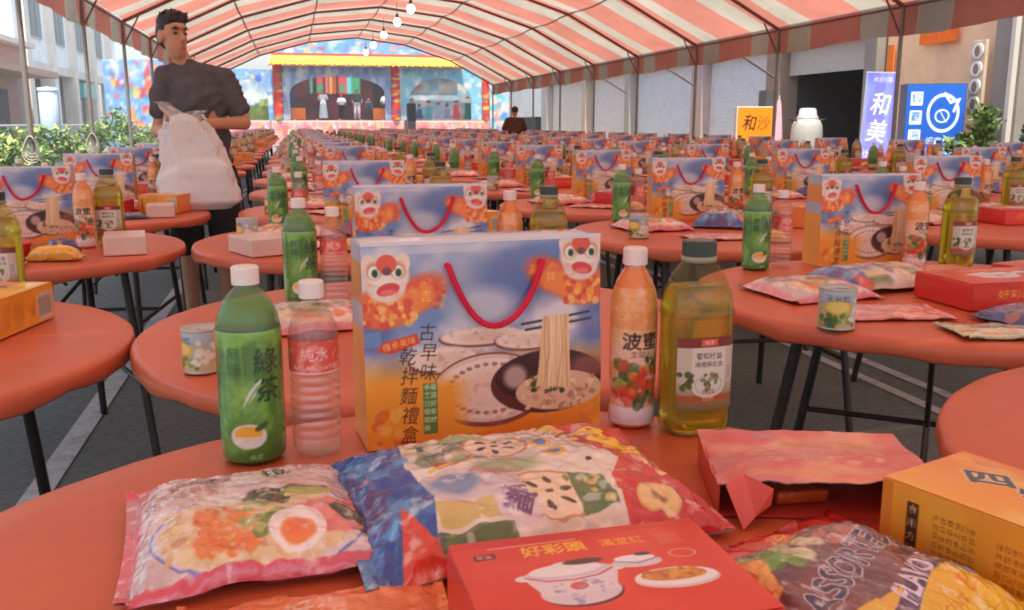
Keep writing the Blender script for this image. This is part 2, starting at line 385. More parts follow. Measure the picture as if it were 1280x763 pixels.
# rope coils tied to the left poles
coil = MB()
for k in range(4):
    coil.tube([(.05 * math.sin(a) * (1 + .25 * k) * (1.25 - .5 * math.cos(a)), -.03 - .014 * k, -.13 - .02 * k + (.13 + .02 * k) * math.cos(a)) for a in np.linspace(0, 2 * PI, 17)], .0075, 6, K(206, 200, 188))
coil.v = [v * .68 for v in coil.v]; coil = coil.mesh('rope_coil', 'cloth')
for y, t in ((ry[5], 'beside the brown shopfront view'), (ry[6], 'near the painted mural wall')):
    tag(obj('rope_coil', coil, None, None, (XL, y, 1.05)), 'white rope coil tied round a left tent pole ' + ('facing the brown shopfront' if y < 11 else 'next after the shopfront one'), 'rope')

# ---- temple stage behind the tent
SY = 50.0
stage = thing('temple_stage', 'painted temple opera stage with yellow eave, red columns and arches', 'stage', (0, SY, 0))
PAL = [(62, 110, 190), (90, 160, 215), (225, 85, 70), (240, 150, 80), (70, 165, 160), (235, 225, 215), (200, 60, 75), (130, 120, 190), (245, 190, 80)]
def mural(W, H, base, n, seed, step=9, r=(14, 45), pal=PAL):
    c = Canvas(W * 100, H * 100, step, base); c.noise(5, seed, pal[1], .4, .7, .8)
    c.blobs(n, seed, pal, 0, 0, W * 100, H * 100, r[0], r[1], .85, .35, .3)
    c.noise(26, seed + 1, (250, 240, 225), .56, .7, .5); return c
def board(name, c, x0, z0, x1, z1, y, par, th=.12, hole=None, m='matte'):
    """upright painted board; hole=(hx0,hx1,spring,rise) leaves an arched opening"""
    nx, ny = 49, 25; xs = np.linspace(x0, x1, nx)
    if hole: xs = np.unique(np.concatenate([xs, [hole[0] - 1e-3, hole[0], hole[1], hole[1] + 1e-3]])); nx = len(xs)
    zb = np.full(nx, float(z0))
    if hole:
        t = (xs - (hole[0] + hole[1]) / 2) / ((hole[1] - hole[0]) / 2); ins = np.abs(t) <= 1.0001
        zb = np.where(ins, hole[2] + hole[3] * np.sqrt(np.clip(1 - t * t, 0, 1)), zb)
    P = np.zeros((ny, nx, 3))
    for j in range(ny): P[j] = np.stack([xs, np.full(nx, y), zb + (z1 - zb) * j / (ny - 1)], -1)
    col = c.out(); iy = np.clip(((P[..., 2] - z0) / (z1 - z0) * (col.shape[0] - 1)).astype(int), 0, col.shape[0] - 1); ix = np.clip(((P[..., 0] - x0) / (x1 - x0) * (col.shape[1] - 1)).astype(int), 0, col.shape[1] - 1)
    mb = MB().grid(P, col[iy, ix], True)
    B = P.copy(); B[..., 1] += th; mb.grid(B, K(120, 110, 105), False, flip=True)
    for e in (np.stack([P[0], B[0]]), np.stack([B[-1], P[-1]]), np.stack([B[:, 0], P[:, 0]], 0), np.stack([P[:, -1], B[:, -1]], 0)): mb.grid(e, K(190, 150, 130), False)
    return obj(name, mb, m, par)
# platforms with pink cloth panels
def platform(x0, x1, n, dy=0):
    obj('platform', MB().box(((x0 + x1) / 2, 2.2 + dy, .68), (x1 - x0, 4.4, 1.36), K(150, 95, 80)), 'wood', stage)
    for i in range(n):
        a, b = x0 + (x1 - x0) * i / n, x0 + (x1 - x0) * (i + 1) / n
        c = Canvas(100, 100, 6, (226, 140, 140)); c.noise(5, i + 5, (245, 190, 180), .4, .65, .8); c.ell(50, 55, 26, 20, (235, 95, 105), .7, .5); c.rect(0, 88, 100, 100, (240, 205, 185)); c.blobs(6, i, [(245, 200, 120), (250, 235, 230)], 10, 20, 90, 80, 5, 12, .7)
        board('front_panel', c, a + .03, .05, b - .03, 1.33, -.02 + dy, stage, .018)
        obj('post', MB().box((a, -.02 + dy, .68), (.07, .08, 1.42), K(190, 195, 185)), 'paintmetal', stage)
platform(-1.0, 5.85, 6); platform(6.35, 10.5, 4); platform(-4.2, -1.05, 3)
for x, wd in ((-.63, .46), (5.42, .5), (10.28, .4), (-3.6, .4)):
    c = Canvas(wd * 100, 280, 4, (205, 60, 50)); c.blobs(34, int(x * 9) + 50, [(240, 170, 70), (225, 95, 60), (150, 60, 110), (240, 205, 110), (90, 140, 110)], 0, 0, wd * 100, 280, 4, 13, .9, .4)
    cc = c.out(); a = np.linspace(-PI, PI, cc.shape[1]); z = np.linspace(1.37, 4.12, cc.shape[0])
    P = np.stack([x + wd / 2 * np.sin(a)[None] + 0 * z[:, None], .1 - wd / 2 * np.cos(a)[None] + 0 * z[:, None], z[:, None] + 0 * a[None]], -1)
    obj('column', MB().grid(P, cc), 'matte', stage)
# opening surrounds
c = mural(5.6, 1.5, (150, 165, 190), 26, 3, 6, (8, 24), [(120, 140, 180), (90, 120, 180), (180, 190, 205), (70, 150, 175), (215, 200, 205)])
board('arch_surround', c, -.4, 1.37, 5.17, 4.1, .12, stage, .1, (-.05, 4.85, 2.75, .85))
c = mural(4.2, 2.8, (120, 180, 205), 34, 4, 6, (8, 26), [(90, 170, 205), (150, 200, 210), (220, 150, 130), (80, 140, 190), (230, 215, 205)])
board('arch_surround', c, 5.7, 1.37, 10.08, 4.12, .14, stage, .1, (6.1, 9.5, 2.3, 1.25))
c = mural(3, 2.6, (130, 160, 200), 26, 6, 6, (8, 26))
board('arch_surround', c, -3.4, 1.37, -.86, 3.9, .14, stage, .1, (-3.0, -1.15, 2.4, 1.0))
# backdrops
c = Canvas(560, 275, 5, (52, 34, 38)); c.noise(8, 4, (95, 45, 50), .45, .7, .8)
for x, wd, col in ((150, 16, (70, 165, 150)), (168, 8, (25, 25, 30)), (196, 42, (205, 80, 90)), (236, 18, (225, 120, 130)), (258, 14, (240, 175, 70)), (280, 12, (200, 70, 80)), (316, 40, (210, 80, 90)), (352, 18, (110, 205, 215)), (386, 44, (70, 165, 120))):
    c.rect(x - wd / 2, 140, x + wd / 2, 232, col)
    if wd > 30: c.rect(x - wd / 2 + 4, 148, x + wd / 2 - 4, 190, (75, 160, 110))
c.rect(20, 60, 70, 200, (38, 52, 72)); c.rect(480, 60, 540, 210, (40, 36, 40))
board('backdrop', c, -.4, 1.37, 5.2, 4.1, 2.8, stage, .05)
c = Canvas(340, 275, 4, (150, 180, 195)); c.vgrad(0, 275, (165, 190, 190), (125, 175, 205)); c.noise(7, 8, (225, 215, 205), .4, .65, .9); c.noise(5, 18, (190, 150, 150), .5, .7, .6)
for x, col, h in ((40, (95, 110, 140), 120), (75, (75, 95, 140), 88), (118, (95, 175, 175), 105), (165, (170, 175, 195), 98), (205, (150, 150, 185), 90), (250, (220, 90, 90), 110), (305, (50, 130, 120), 130)):
    c.poly([(x - 20, 5), (x + 20, 5), (x + 11, h * .75), (x - 11, h * .75)], col); c.ell(x, h * .85, 9, 11, (205, 160, 140)); c.ell(x, h * .93, 9, 6, (50, 45, 55))
board('backdrop', c, 5.9, 1.37, 9.8, 4.0, .9, stage, .05)
c = Canvas(230, 250, 4, (150, 185, 215)); c.noise(5, 9, (235, 238, 240), .4, .7, .9); c.rect(0, 0, 230, 80, (130, 165, 90)); c.blobs(16, 4, [(90, 130, 80), (170, 185, 110)], 0, 10, 230, 90, 10, 25)
board('backdrop', c, -3.3, 1.37, -.9, 3.8, .9, stage, .05)
# yellow eave with scalloped lower edge, ridge board above
xs = np.linspace(-1.05, 9.2, 130)
P = np.zeros((5, 130, 3)); cols = np.zeros((5, 130, 3))
for j in range(5):
    t = j / 4; P[j, :, 0] = RX + (xs - RX) * (1 - .04 * t); P[j, :, 1] = -.75 + .85 * t
    P[j, :, 2] = 4.08 + .55 * t + (.05 * np.abs(np.sin(xs * 9)) if j == 0 else 0) + .035 * np.sin(xs * 26) * (j < 4)
    cols[j] = K(*[(214, 130, 30), (245, 178, 42), (250, 196, 62), (248, 190, 60), (228, 130, 60)][j])
eave = MB().grid(P, cols); Q = P.copy(); Q[..., 2] -= .06; eave.grid(Q, K(160, 60, 45), True, flip=True)
obj('eave', eave, 'plastic', stage)
c = mural(9.6, 1.0, (120, 160, 205), 46, 12, 7, (8, 22)); c.rect(0, 0, 960, 14, (225, 90, 80))
board('ridge_board', c, -.9, 4.62, 8.8, 5.5, .2, stage, .15)
for x0, x1, zt, sd_ in ((-9.0, -4.3, 4.3, 21), (10.55, 14.6, 2.75, 22)):
    c = mural(x1 - x0, zt, (190, 205, 225) if x0 > 0 else (120, 165, 215), 150, sd_, 5, (9, 30), PAL if x0 < 0 else [(75, 150, 230), (90, 200, 200), (245, 205, 170), (235, 140, 120), (220, 220, 235), (170, 150, 210)])
    board('painted_wing', c, x0, .0, x1, zt, .3, stage, .12)
counter = [(-.22, .72), (4.25, 5.25)]
for a, b in counter:
    tag(obj('stage_counter', MB().bbox(((a + b) / 2, SY + .75, 1.68), (b - a, .5, .6), K(240, 132, 60), .02), 'matte'), 'orange draped counter on the stage ' + ('beside the left red column' if a < 0 else 'below the seated white figure'), 'counter')
sp = thing('loudspeaker', 'tall black loudspeaker stack standing in front of the temple stage', 'loudspeaker', (6.1, SY - .9, 0))
obj('cabinet', MB().bbox((0, 0, 1.75), (.46, .4, .95), K(38, 36, 38), .02), 'plastic', sp); obj('cabinet', MB().bbox((0, 0, .64), (.42, .38, 1.26), K(52, 44, 42), .02), 'plastic', sp)
obj('grille', MB().box((0, -.205, 1.75), (.38, .012, .85), K(24, 24, 26)), 'cloth', sp)

# ---- right side: shop row
def wallbox(mb, x0, x1, y0, y1, z0, z1, col): return mb.box(((x0 + x1) / 2, (y0 + y1) / 2, (z0 + z1) / 2), (x1 - x0, y1 - y0, z1 - z0), col)
FX = 9.2
row = thing('shop_row', 'grey and white shop row with roller shutters beside the tent', 'building', (FX, 24, 0))
def rp(name, x0, x1, y0, y1, z0, z1, col, m='plaster', par=None): return obj(name, wallbox(MB(), x0 - FX, x1 - FX, y0 - 24, y1 - 24, z0, z1, col), m, par or row)
def shutter(y0, y1, z0, z1, x, par, cx=FX, cy=24, col=(206, 210, 208), pitch=.09):
    n = int((z1 - z0) / pitch) * 3 + 1; z = np.linspace(z0, z1, n); d = np.tile([0, .0015, .0015], n)[:n]
    P = np.zeros((n, 2, 3)); P[:, 0] = np.stack([x - cx - d, np.full(n, y1 - cy), z], -1); P[:, 1] = np.stack([x - cx - d, np.full(n, y0 - cy), z], -1)
    return obj('roller_shutter', MB().grid(P, K(*col), False), 'paintmetal', par)
rp('wall', FX, FX + 6, 13.4, 34, 2.72, 6.5, K(176, 170, 160)); rp('wall', FX + .3, FX + 6, 16.95, 34, 0, 2.715, K(170, 168, 162))
rp('lintel', FX - .12, FX - .003, 13.4, 34, 2.62, 2.95, K(150, 140, 130))
for y0, y1, col in ((13.4, 13.72, (150, 142, 132)), (16.42, 16.95, (160, 135, 118)), (19.9, 20.5, (192, 168, 160)), (24.6, 25.0, (178, 170, 160)), (28.6, 29.0, (205, 185, 165)), (33.2, 34, (190, 180, 170))):
    rp('column', FX - .1, FX + .29, y0, y1, 0, 2.615, K(*col))
for y0, y1, col in ((16.96, 19.89, (226, 228, 228)), (20.52, 24.58, (222, 226, 226)), (25.02, 28.58, (228, 224, 214)), (29.02, 33.18, (230, 222, 208))): shutter(y0, y1, 0, 2.61, FX + .12, row, col=col)
shutter(13.73, 16.41, 2.06, 2.6, FX + .1, row, col=(196, 190, 178), pitch=.12)
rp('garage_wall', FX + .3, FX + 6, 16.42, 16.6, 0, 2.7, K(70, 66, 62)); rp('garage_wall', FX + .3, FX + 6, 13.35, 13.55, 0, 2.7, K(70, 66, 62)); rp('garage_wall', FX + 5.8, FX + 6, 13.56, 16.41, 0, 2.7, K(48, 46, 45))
rp('meter_box', FX - .28, FX - .101, 16.55, 16.87, 1.35, 1.8, K(95, 92, 90), 'paintmetal')
for y in (16.5, 20.2, 24.8):
    obj('awning_strut', MB().tube([(-.12, y - 24, 2.0), (-1.15, y - 24, 2.58)], .022, 6, K(105, 95, 88)), 'paintmetal', row)
pe = thing('peach_building', 'peach painted shop wall with orange banners and grey steel door', 'building', (FX, 10, 0))
def pp(name, x0, x1, y0, y1, z0, z1, col, m='plaster'): return obj(name, wallbox(MB(), x0 - FX, x1 - FX, y0 - 10, y1 - 10, z0, z1, col), m, pe)
pp('wall', FX + .05, FX + 6, 10.8, 13.34, 0, 6, K(246, 204, 160)); pp('column', FX - .12, FX + .3, 10.3, 10.79, 0, 6, K(160, 150, 138)); pp('wall', FX + .1, FX + 6, 3, 10.29, 0, 6, K(150, 160, 166))
d = pp('door', FX + .04, FX + .098, 8.9, 10.1, 0, 2.2, K(120, 138, 150), 'paintmetal'); obj('glazing', wallbox(MB(), -.0, .038, -.95, -.1, .9, 2.05, K(60, 75, 88)), 'plastic', d)
for yy in (6.2, 7.6):
    f = pp('window', FX + .05, FX + .098, yy - .55, yy + .55, 1.0, 2.3, K(190, 196, 198), 'paintmetal'); obj('pane', wallbox(MB(), .02, .048, yy - 10.47, yy - 9.53, 1.08, 2.22, K(50, 62, 75)), 'plastic', f)
pp('drain_pipe', FX - .2, FX - .125, 10.35, 10.42, 0, 6, K(215, 205, 190), 'plastic')
tag(obj('orange_banner', MB().box((FX - .02, 12.06, 2.42), (.02, .82, .2), K(250, 120, 40)), 'cloth'), 'small orange cloth banner high on the peach wall', 'banner')
tag(obj('orange_banner', MB().box((FX - .02, 13.14, 2.12), (.02, .16, .5), K(245, 128, 50)), 'cloth'), 'narrow upright orange banner beside the dark garage opening', 'banner')
ds = thing('disc_sign', 'narrow upright board with four white discs on peach wall', 'sign', (FX - .18, 10.98, 0))
obj('backboard', MB().bbox((0, 0, 1.77), (.05, .26, .98), K(214, 190, 160), .008), 'paintmetal', ds)
for z in (2.12, 1.89, 1.66, 1.43):
    q = MB(); a = np.linspace(0, 2 * PI, 25)[:-1]; q.prism([(.1 * math.cos(t), z + .1 * math.sin(t)) for t in a], -.045, -.027, K(240, 238, 232), ax='x')
    q.prism([(.052 * math.cos(t), z + .07 * math.sin(t)) for t in a], -.049, -.0455, K(150, 120, 110), ax='x'); obj('disc', q, 'plastic', ds)
# far white shed
sh = thing('white_shed', 'far pale shed with a dark strip opening behind tent', 'building', (14.5, 44, 0))
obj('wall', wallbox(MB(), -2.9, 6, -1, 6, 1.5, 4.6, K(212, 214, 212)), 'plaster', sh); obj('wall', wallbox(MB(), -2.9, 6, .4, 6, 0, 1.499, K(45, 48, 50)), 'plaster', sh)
for i in range(7): obj('post', MB().box((-2.7 + i * 1.3, -.9, .75), (.14, .14, 1.498), K(200, 205, 205)), 'paintmetal', sh)
tr = thing('lattice_mast', 'white steel lattice mast standing beyond the shutters', 'mast', (10.6, 35.3, 0))
for a, b in ((-.25, -.2), (.25, -.2), (0, .25)): obj('chord', MB().tube([(a, b, 0), (a, b, 5)], .03, 6, K(228, 232, 235)), 'paintmetal', tr)
lac = MB()
for i in range(10): lac.tube([(-.25, -.2, .5 * i), (.25, -.2, .5 * i + .5)], .018, 5, K(222, 228, 230)).tube([(.25, -.2, .5 * i), (0, .25, .5 * i + .5)], .018, 5, K(222, 228, 230)).tube([(0, .25, .5 * i), (-.25, -.2, .5 * i + .5)], .018, 5, K(222, 228, 230))
obj('lacing', lac, 'paintmetal', tr)

# ---- left side: shop front and white apartment block
lb = thing('apartment_block', 'pale concrete apartment block with square pillars and dark ground floor', 'building', (-11, 50, 0))
def lp(name, x0, x1, y0, y1, z0, z1, col, m='plaster', par=None): return obj(name, wallbox(MB(), x0 + 11, x1 + 11, y0 - 50, y1 - 50, z0, z1, col), m, par or lb)
lp('wall', -18, -11, 43, 66, 3.9, 12, K(240, 242, 240)); lp('wall', -18, -12.5, 43, 66, 0, 3.899, K(96, 92, 92)); lp('lintel', -11.3, -10.9, 43, 66, 3.5, 3.895, K(220, 210, 196))
for y in (44.2, 48.6, 53, 58, 63): lp('pillar', -11.4, -10.75, y - .35, y + .35, 0, 12.1, K(226, 218, 204))
for k, y in enumerate((46.4, 50.8, 55.5, 60.5)):
    for z in (4.9, 8.2):
        f = lp('window', -11.02, -10.94, y - .95, y + .95, z, z + 1.9, K(186, 190, 188), 'paintmetal')
        obj('pane', wallbox(MB(), .07, .085, y - 50.85, y - 50.05, z + .08, z + 1.82, K(58, 74, 84)), 'plastic', f); obj('pane', wallbox(MB(), .07, .085, y - 49.95, y - 49.15, z + .08, z + 1.82, K(70, 88, 96)), 'plastic', f)
    lp('shopfront', -12.49, -12.42, y - 1.6, y + 1.6, .0, 2.6, K(70, 66, 66), 'paintmetal')
lp('shop_sign', -11.25, -10.7, 54.2, 57, 2.55, 3.3, K(60, 170, 175), 'plastic')
bs = thing('brown_shop', 'brown timber shopfront with flat canopy and barred opening', 'building', (-10.5, 35, 0))
def sp_(name, x0, x1, y0, y1, z0, z1, col, m='wood', par=None): return obj(name, wallbox(MB(), x0 + 10.5, x1 + 10.5, y0 - 35, y1 - 35, z0, z1, col), m, par or bs)
sp_('wall', -17, -10.9, 27, 42.5, 0, 3.6, K(150, 108, 82)); sp_('canopy', -11, -9.4, 26.5, 42.8, 3.0, 3.25, K(176, 136, 112)); sp_('fascia', -10.89, -10.7, 27, 42.5, 3.255, 4.2, K(172, 132, 110)); sp_('roof', -17, -10.2, 26.6, 42.9, 4.205, 4.4, K(215, 210, 202), 'plaster')
for y in (29, 32.4, 36, 39.6):
    w_ = sp_('opening', -10.897, -10.86, y - 1.2, y + 1.2, .7, 2.5, K(50, 42, 40)); 
    for q in range(7): obj('bar', MB().box((-.34, y - 35 - 1.05 + q * .35, 1.6), (.02, .04, 1.8), K(110, 86, 72)), 'paintmetal', w_)
hb = thing('far_house', 'bright white house rising behind the brown shopfront roof', 'building', (-21, 42, 0))
obj('wall', wallbox(MB(), -6, 3, -14, 8, 0, 9.5, K(232, 232, 228)), 'plaster', hb)
for y in (-10, -5.5, -1, 3.5):
    f = obj('window', wallbox(MB(), 3.0, 3.06, y - .9, y + .9, 5.8, 7.6, K(170, 175, 172)), 'paintmetal', hb); obj('pane', wallbox(MB(), 3.061, 3.07, y - .8, y + .8, 5.9, 7.5, K(64, 80, 84)), 'plastic', f)
gp = thing('padded_post', 'pale blue padded post with cap standing among green plants', 'post', (-6, 26, 0))
obj('shaft', MB().lathe([(.0, 0), (.24, 0), (.23, 1.96), (.2, 2.0), (0, 2.0)], 20, K(190, 210, 226)), 'vinyl', gp); obj('cap', MB().lathe([(.245, 1.98), (.245, 2.06), (0, 2.09)], 20, K(170, 192, 210)), 'plastic', gp)
obj('seam', MB().box((.235, 0, 1.0), (.012, .03, 1.9), K(110, 125, 140)), 'cloth', gp)
rl = thing('guard_rail', 'thin grey handrail with pink notice running before the shopfront', 'railing', (-7, 28, 0))
for k in range(6): obj('post', MB().tube([(0, -8 + 3 * k, 0), (0, -8 + 3 * k, 1.1)], .03, 6, K(170, 172, 170)), 'paintmetal', rl)
obj('handrail', MB().tube([(0, -8, 1.12), (0, 7, 1.12)], .03, 6, K(178, 180, 178)), 'paintmetal', rl)
obj('notice', MB().box((.045, -7.0, .95), (.015, .45, .6), K(232, 165, 155)), 'plastic', rl)

# ---- plants
def shrub(name, label, x, y, h, rx, n, cols, seed, group=None, leaf=.12, stems=5):
    rg = np.random.default_rng(seed); t = thing(name, label, 'plant', (x, y, 0), 0, group)
    st = MB(); tips = []
    for k in range(stems):
        a = rg.uniform(0, 6.28); e = np.array([math.cos(a) * rx * .6, math.sin(a) * rx * .6, h * rg.uniform(.6, .95)])
        st.tube([(0, 0, 0), tuple(e * [.3, .3, .5]), tuple(e)], [.025, .018, .008], 5, K(92, 74, 52)); tips.append(e)
    obj('stem', st, 'wood', t)
    cl = [tips[k % stems] * rg.uniform(.45, 1.05, 3) + rg.normal(0, rx * .25, 3) * [1, 1, .6] for k in range(14)]
    ctr = np.array([cl[i] for i in rg.integers(0, 14, n)]) + rg.normal(0, rx * .2, (n, 3)); ctr[:, 2] = np.clip(ctr[:, 2], .05, h * 1.08)
    d = rg.normal(0, 1, (n, 3)); d[:, 2] = np.abs(d[:, 2]) * .7; d /= np.linalg.norm(d, axis=1)[:, None]
    s = np.cross(d, rg.normal(0, 1, (n, 3))); s /= np.linalg.norm(s, axis=1)[:, None]; L = leaf * rg.uniform(.6, 1.4, (n, 1))
    nn = np.cross(d, s) * L * .12
    V = np.stack([ctr, ctr + d * L * .5 + s * L * .24 + nn, ctr + d * L, ctr + d * L * .5 - s * L * .24 + nn], 1)
    cc = np.array([K(*c) for c in cols])[rg.integers(0, len(cols), n)] * rg.uniform(.7, 1.25, (n, 1))
    obj('foliage', MB().add(V.reshape(-1, 3), np.arange(4 * n).reshape(-1, 4).tolist(), np.repeat(cc, 4, 0)), 'leaf', t)
    return t
GR = [(116, 146, 74), (92, 128, 62), (146, 168, 92), (78, 110, 58), (164, 178, 106)]
for i, (x, y, h, rx, nm) in enumerate([(-4.9, 17.2, .95, .5, 'planted before the railing notice'), (-5.4, 20.2, .85, .6, 'planted between notice and padded post'), (-5.3, 22.6, .95, .6, 'with tall loose top planted before the padded post'), (-5.2, 25.6, .7, .5, 'low one at the foot of the padded post'),
        (-5.6, 29.5, 1.05, .6, 'planted just past the padded post'), (-5.6, 33.5, 1.5, .6, 'tall one before the concrete pillar'), (-5.2, 37, 1.0, .6, 'planted before the mural wing'), (-4.7, 31, .8, .5, 'low pale one by the tent pole'), (-4.3, 14.2, .75, .4, 'close beside a rope coil pole')]):
    shrub('leafy_shrub', 'green leafy shrub ' + nm, x, y, h, rx, 480, GR, 30 + i, 'shrubs left of the tent', .16)
for i, (x, y, h, nm) in enumerate([(8.6, 10.45, 1.4, 'bright green potted bamboo palm before the peach wall'), (8.6, 9.35, 1.1, 'dark bluish potted bush before the steel door'), (8.6, 8.3, 1.05, 'low dark potted bush under the shop window')]):
    t = shrub('potted_plant', nm, x, y, h, .25, 1000, GR if i == 0 else [(62, 92, 76), (80, 112, 92), (100, 128, 110), (50, 78, 66)], 60 + i, None, .11)
    obj('pot', MB().lathe([(0, 0), (.17, 0), (.22, .34), (.24, .36), (.2, .36), (.19, .3), (0, .3)], 16, K(130, 86, 66)), 'matte', t)
# ============================================================ THINGS ON AND AROUND THE TABLES
# ---- round folding table with red plastic cover
TR, TZ = .60, .75
TC = K(208, 98, 62)
def tabletop(n=72):
    pr = [(0, TZ), (.2, TZ), (.42, TZ), (.54, TZ), (TR - .014, TZ - .0005), (TR - .004, TZ - .004), (TR, TZ - .012), (TR + .001, TZ - .034), (TR - .004, TZ - .04), (TR - .012, TZ - .041)]
    mb = MB().lathe(pr[::-1], n, TC); v = mb.v[0]; a = np.arctan2(v[:, 1], v[:, 0]); r_ = np.hypot(v[:, 0], v[:, 1]); e = np.clip((r_ - .45) / .15, 0, 1)
    v[:, :2] *= (1 + e * (.0028 * np.sin(a * 5 + 1) + .0016 * np.sin(a * 13) + .0012 * np.sin(a * 29 + 2)))[:, None]; v[:, 2] += np.where(v[:, 2] < TZ - .02, .004 * np.sin(a * 9) + .003 * np.sin(a * 23 + 1), 0)
    return mb.mesh('table_cover', 'vinyl')
LEGC = K(58, 50, 48)
def leg_mesh(sx, sy): return MB().tube([(sx * .33, sy * .28, .715), (sx * .35, sy * .34, .36), (sx * .37, sy * .40, .0)], .0135, 8, LEGC).mesh('leg', 'metal')
def board_mesh(): return MB().lathe([(0, TZ - .028), (TR - .013, TZ - .028), (TR - .013, TZ - .006)][::-1] + [(0, TZ - .028)], 40, K(120, 80, 58)).mesh('tabletop', 'wood')
bars = [MB().tube([(s * .354, -.35, .30), (s * .354, .35, .30)], .009, 6, LEGC).mesh('crossbar', 'metal') for s in (-1, 1)]
frame = MB()
for s in (-1, 1): frame.tube([(s * .33, -.31, .708), (s * .33, .31, .708)], .011, 6, LEGC).tube([(s * .33, 0, .70), (s * .06, 0, .42)], .007, 6, LEGC)
frame.tube([(-.354, 0, .30), (.354, 0, .30)], .009, 6, LEGC).tube([(-.33, .1, .706), (.33, .1, .706)], .009, 6, LEGC)
TABLE = Proto('round_table', 'table', [('cover', tabletop(), []), ('tabletop', board_mesh(), [])] + [('leg', leg_mesh(a, b), []) for a in (-1, 1) for b in (-1, 1)] + [('crossbar', bars[0], []), ('crossbar', bars[1], []), ('folding_frame', frame.mesh('folding_frame', 'metal'), [])])
far = MB().lathe([(TR - .012, TZ - .041), (TR + .001, TZ - .034), (TR, TZ - .01), (TR - .014, TZ), (0, TZ)], 36, TC, 0)
far.lathe([(TR - .013, TZ - .006), (TR - .013, TZ - .028), (0, TZ - .028)], 30, K(120, 80, 58), 1)
for a in (-1, 1):
    for b in (-1, 1): far.tube([(a * .33, b * .28, .715), (a * .37, b * .40, 0)], .0135, 6, LEGC, 1)
    far.tube([(a * .354, -.35, .3), (a * .354, .35, .3)], .009, 5, LEGC, 1)
TABLE_FAR = Proto('round_table', 'table', [('round_table', far.mesh('round_table', ['vinyl', 'metal']), [])])

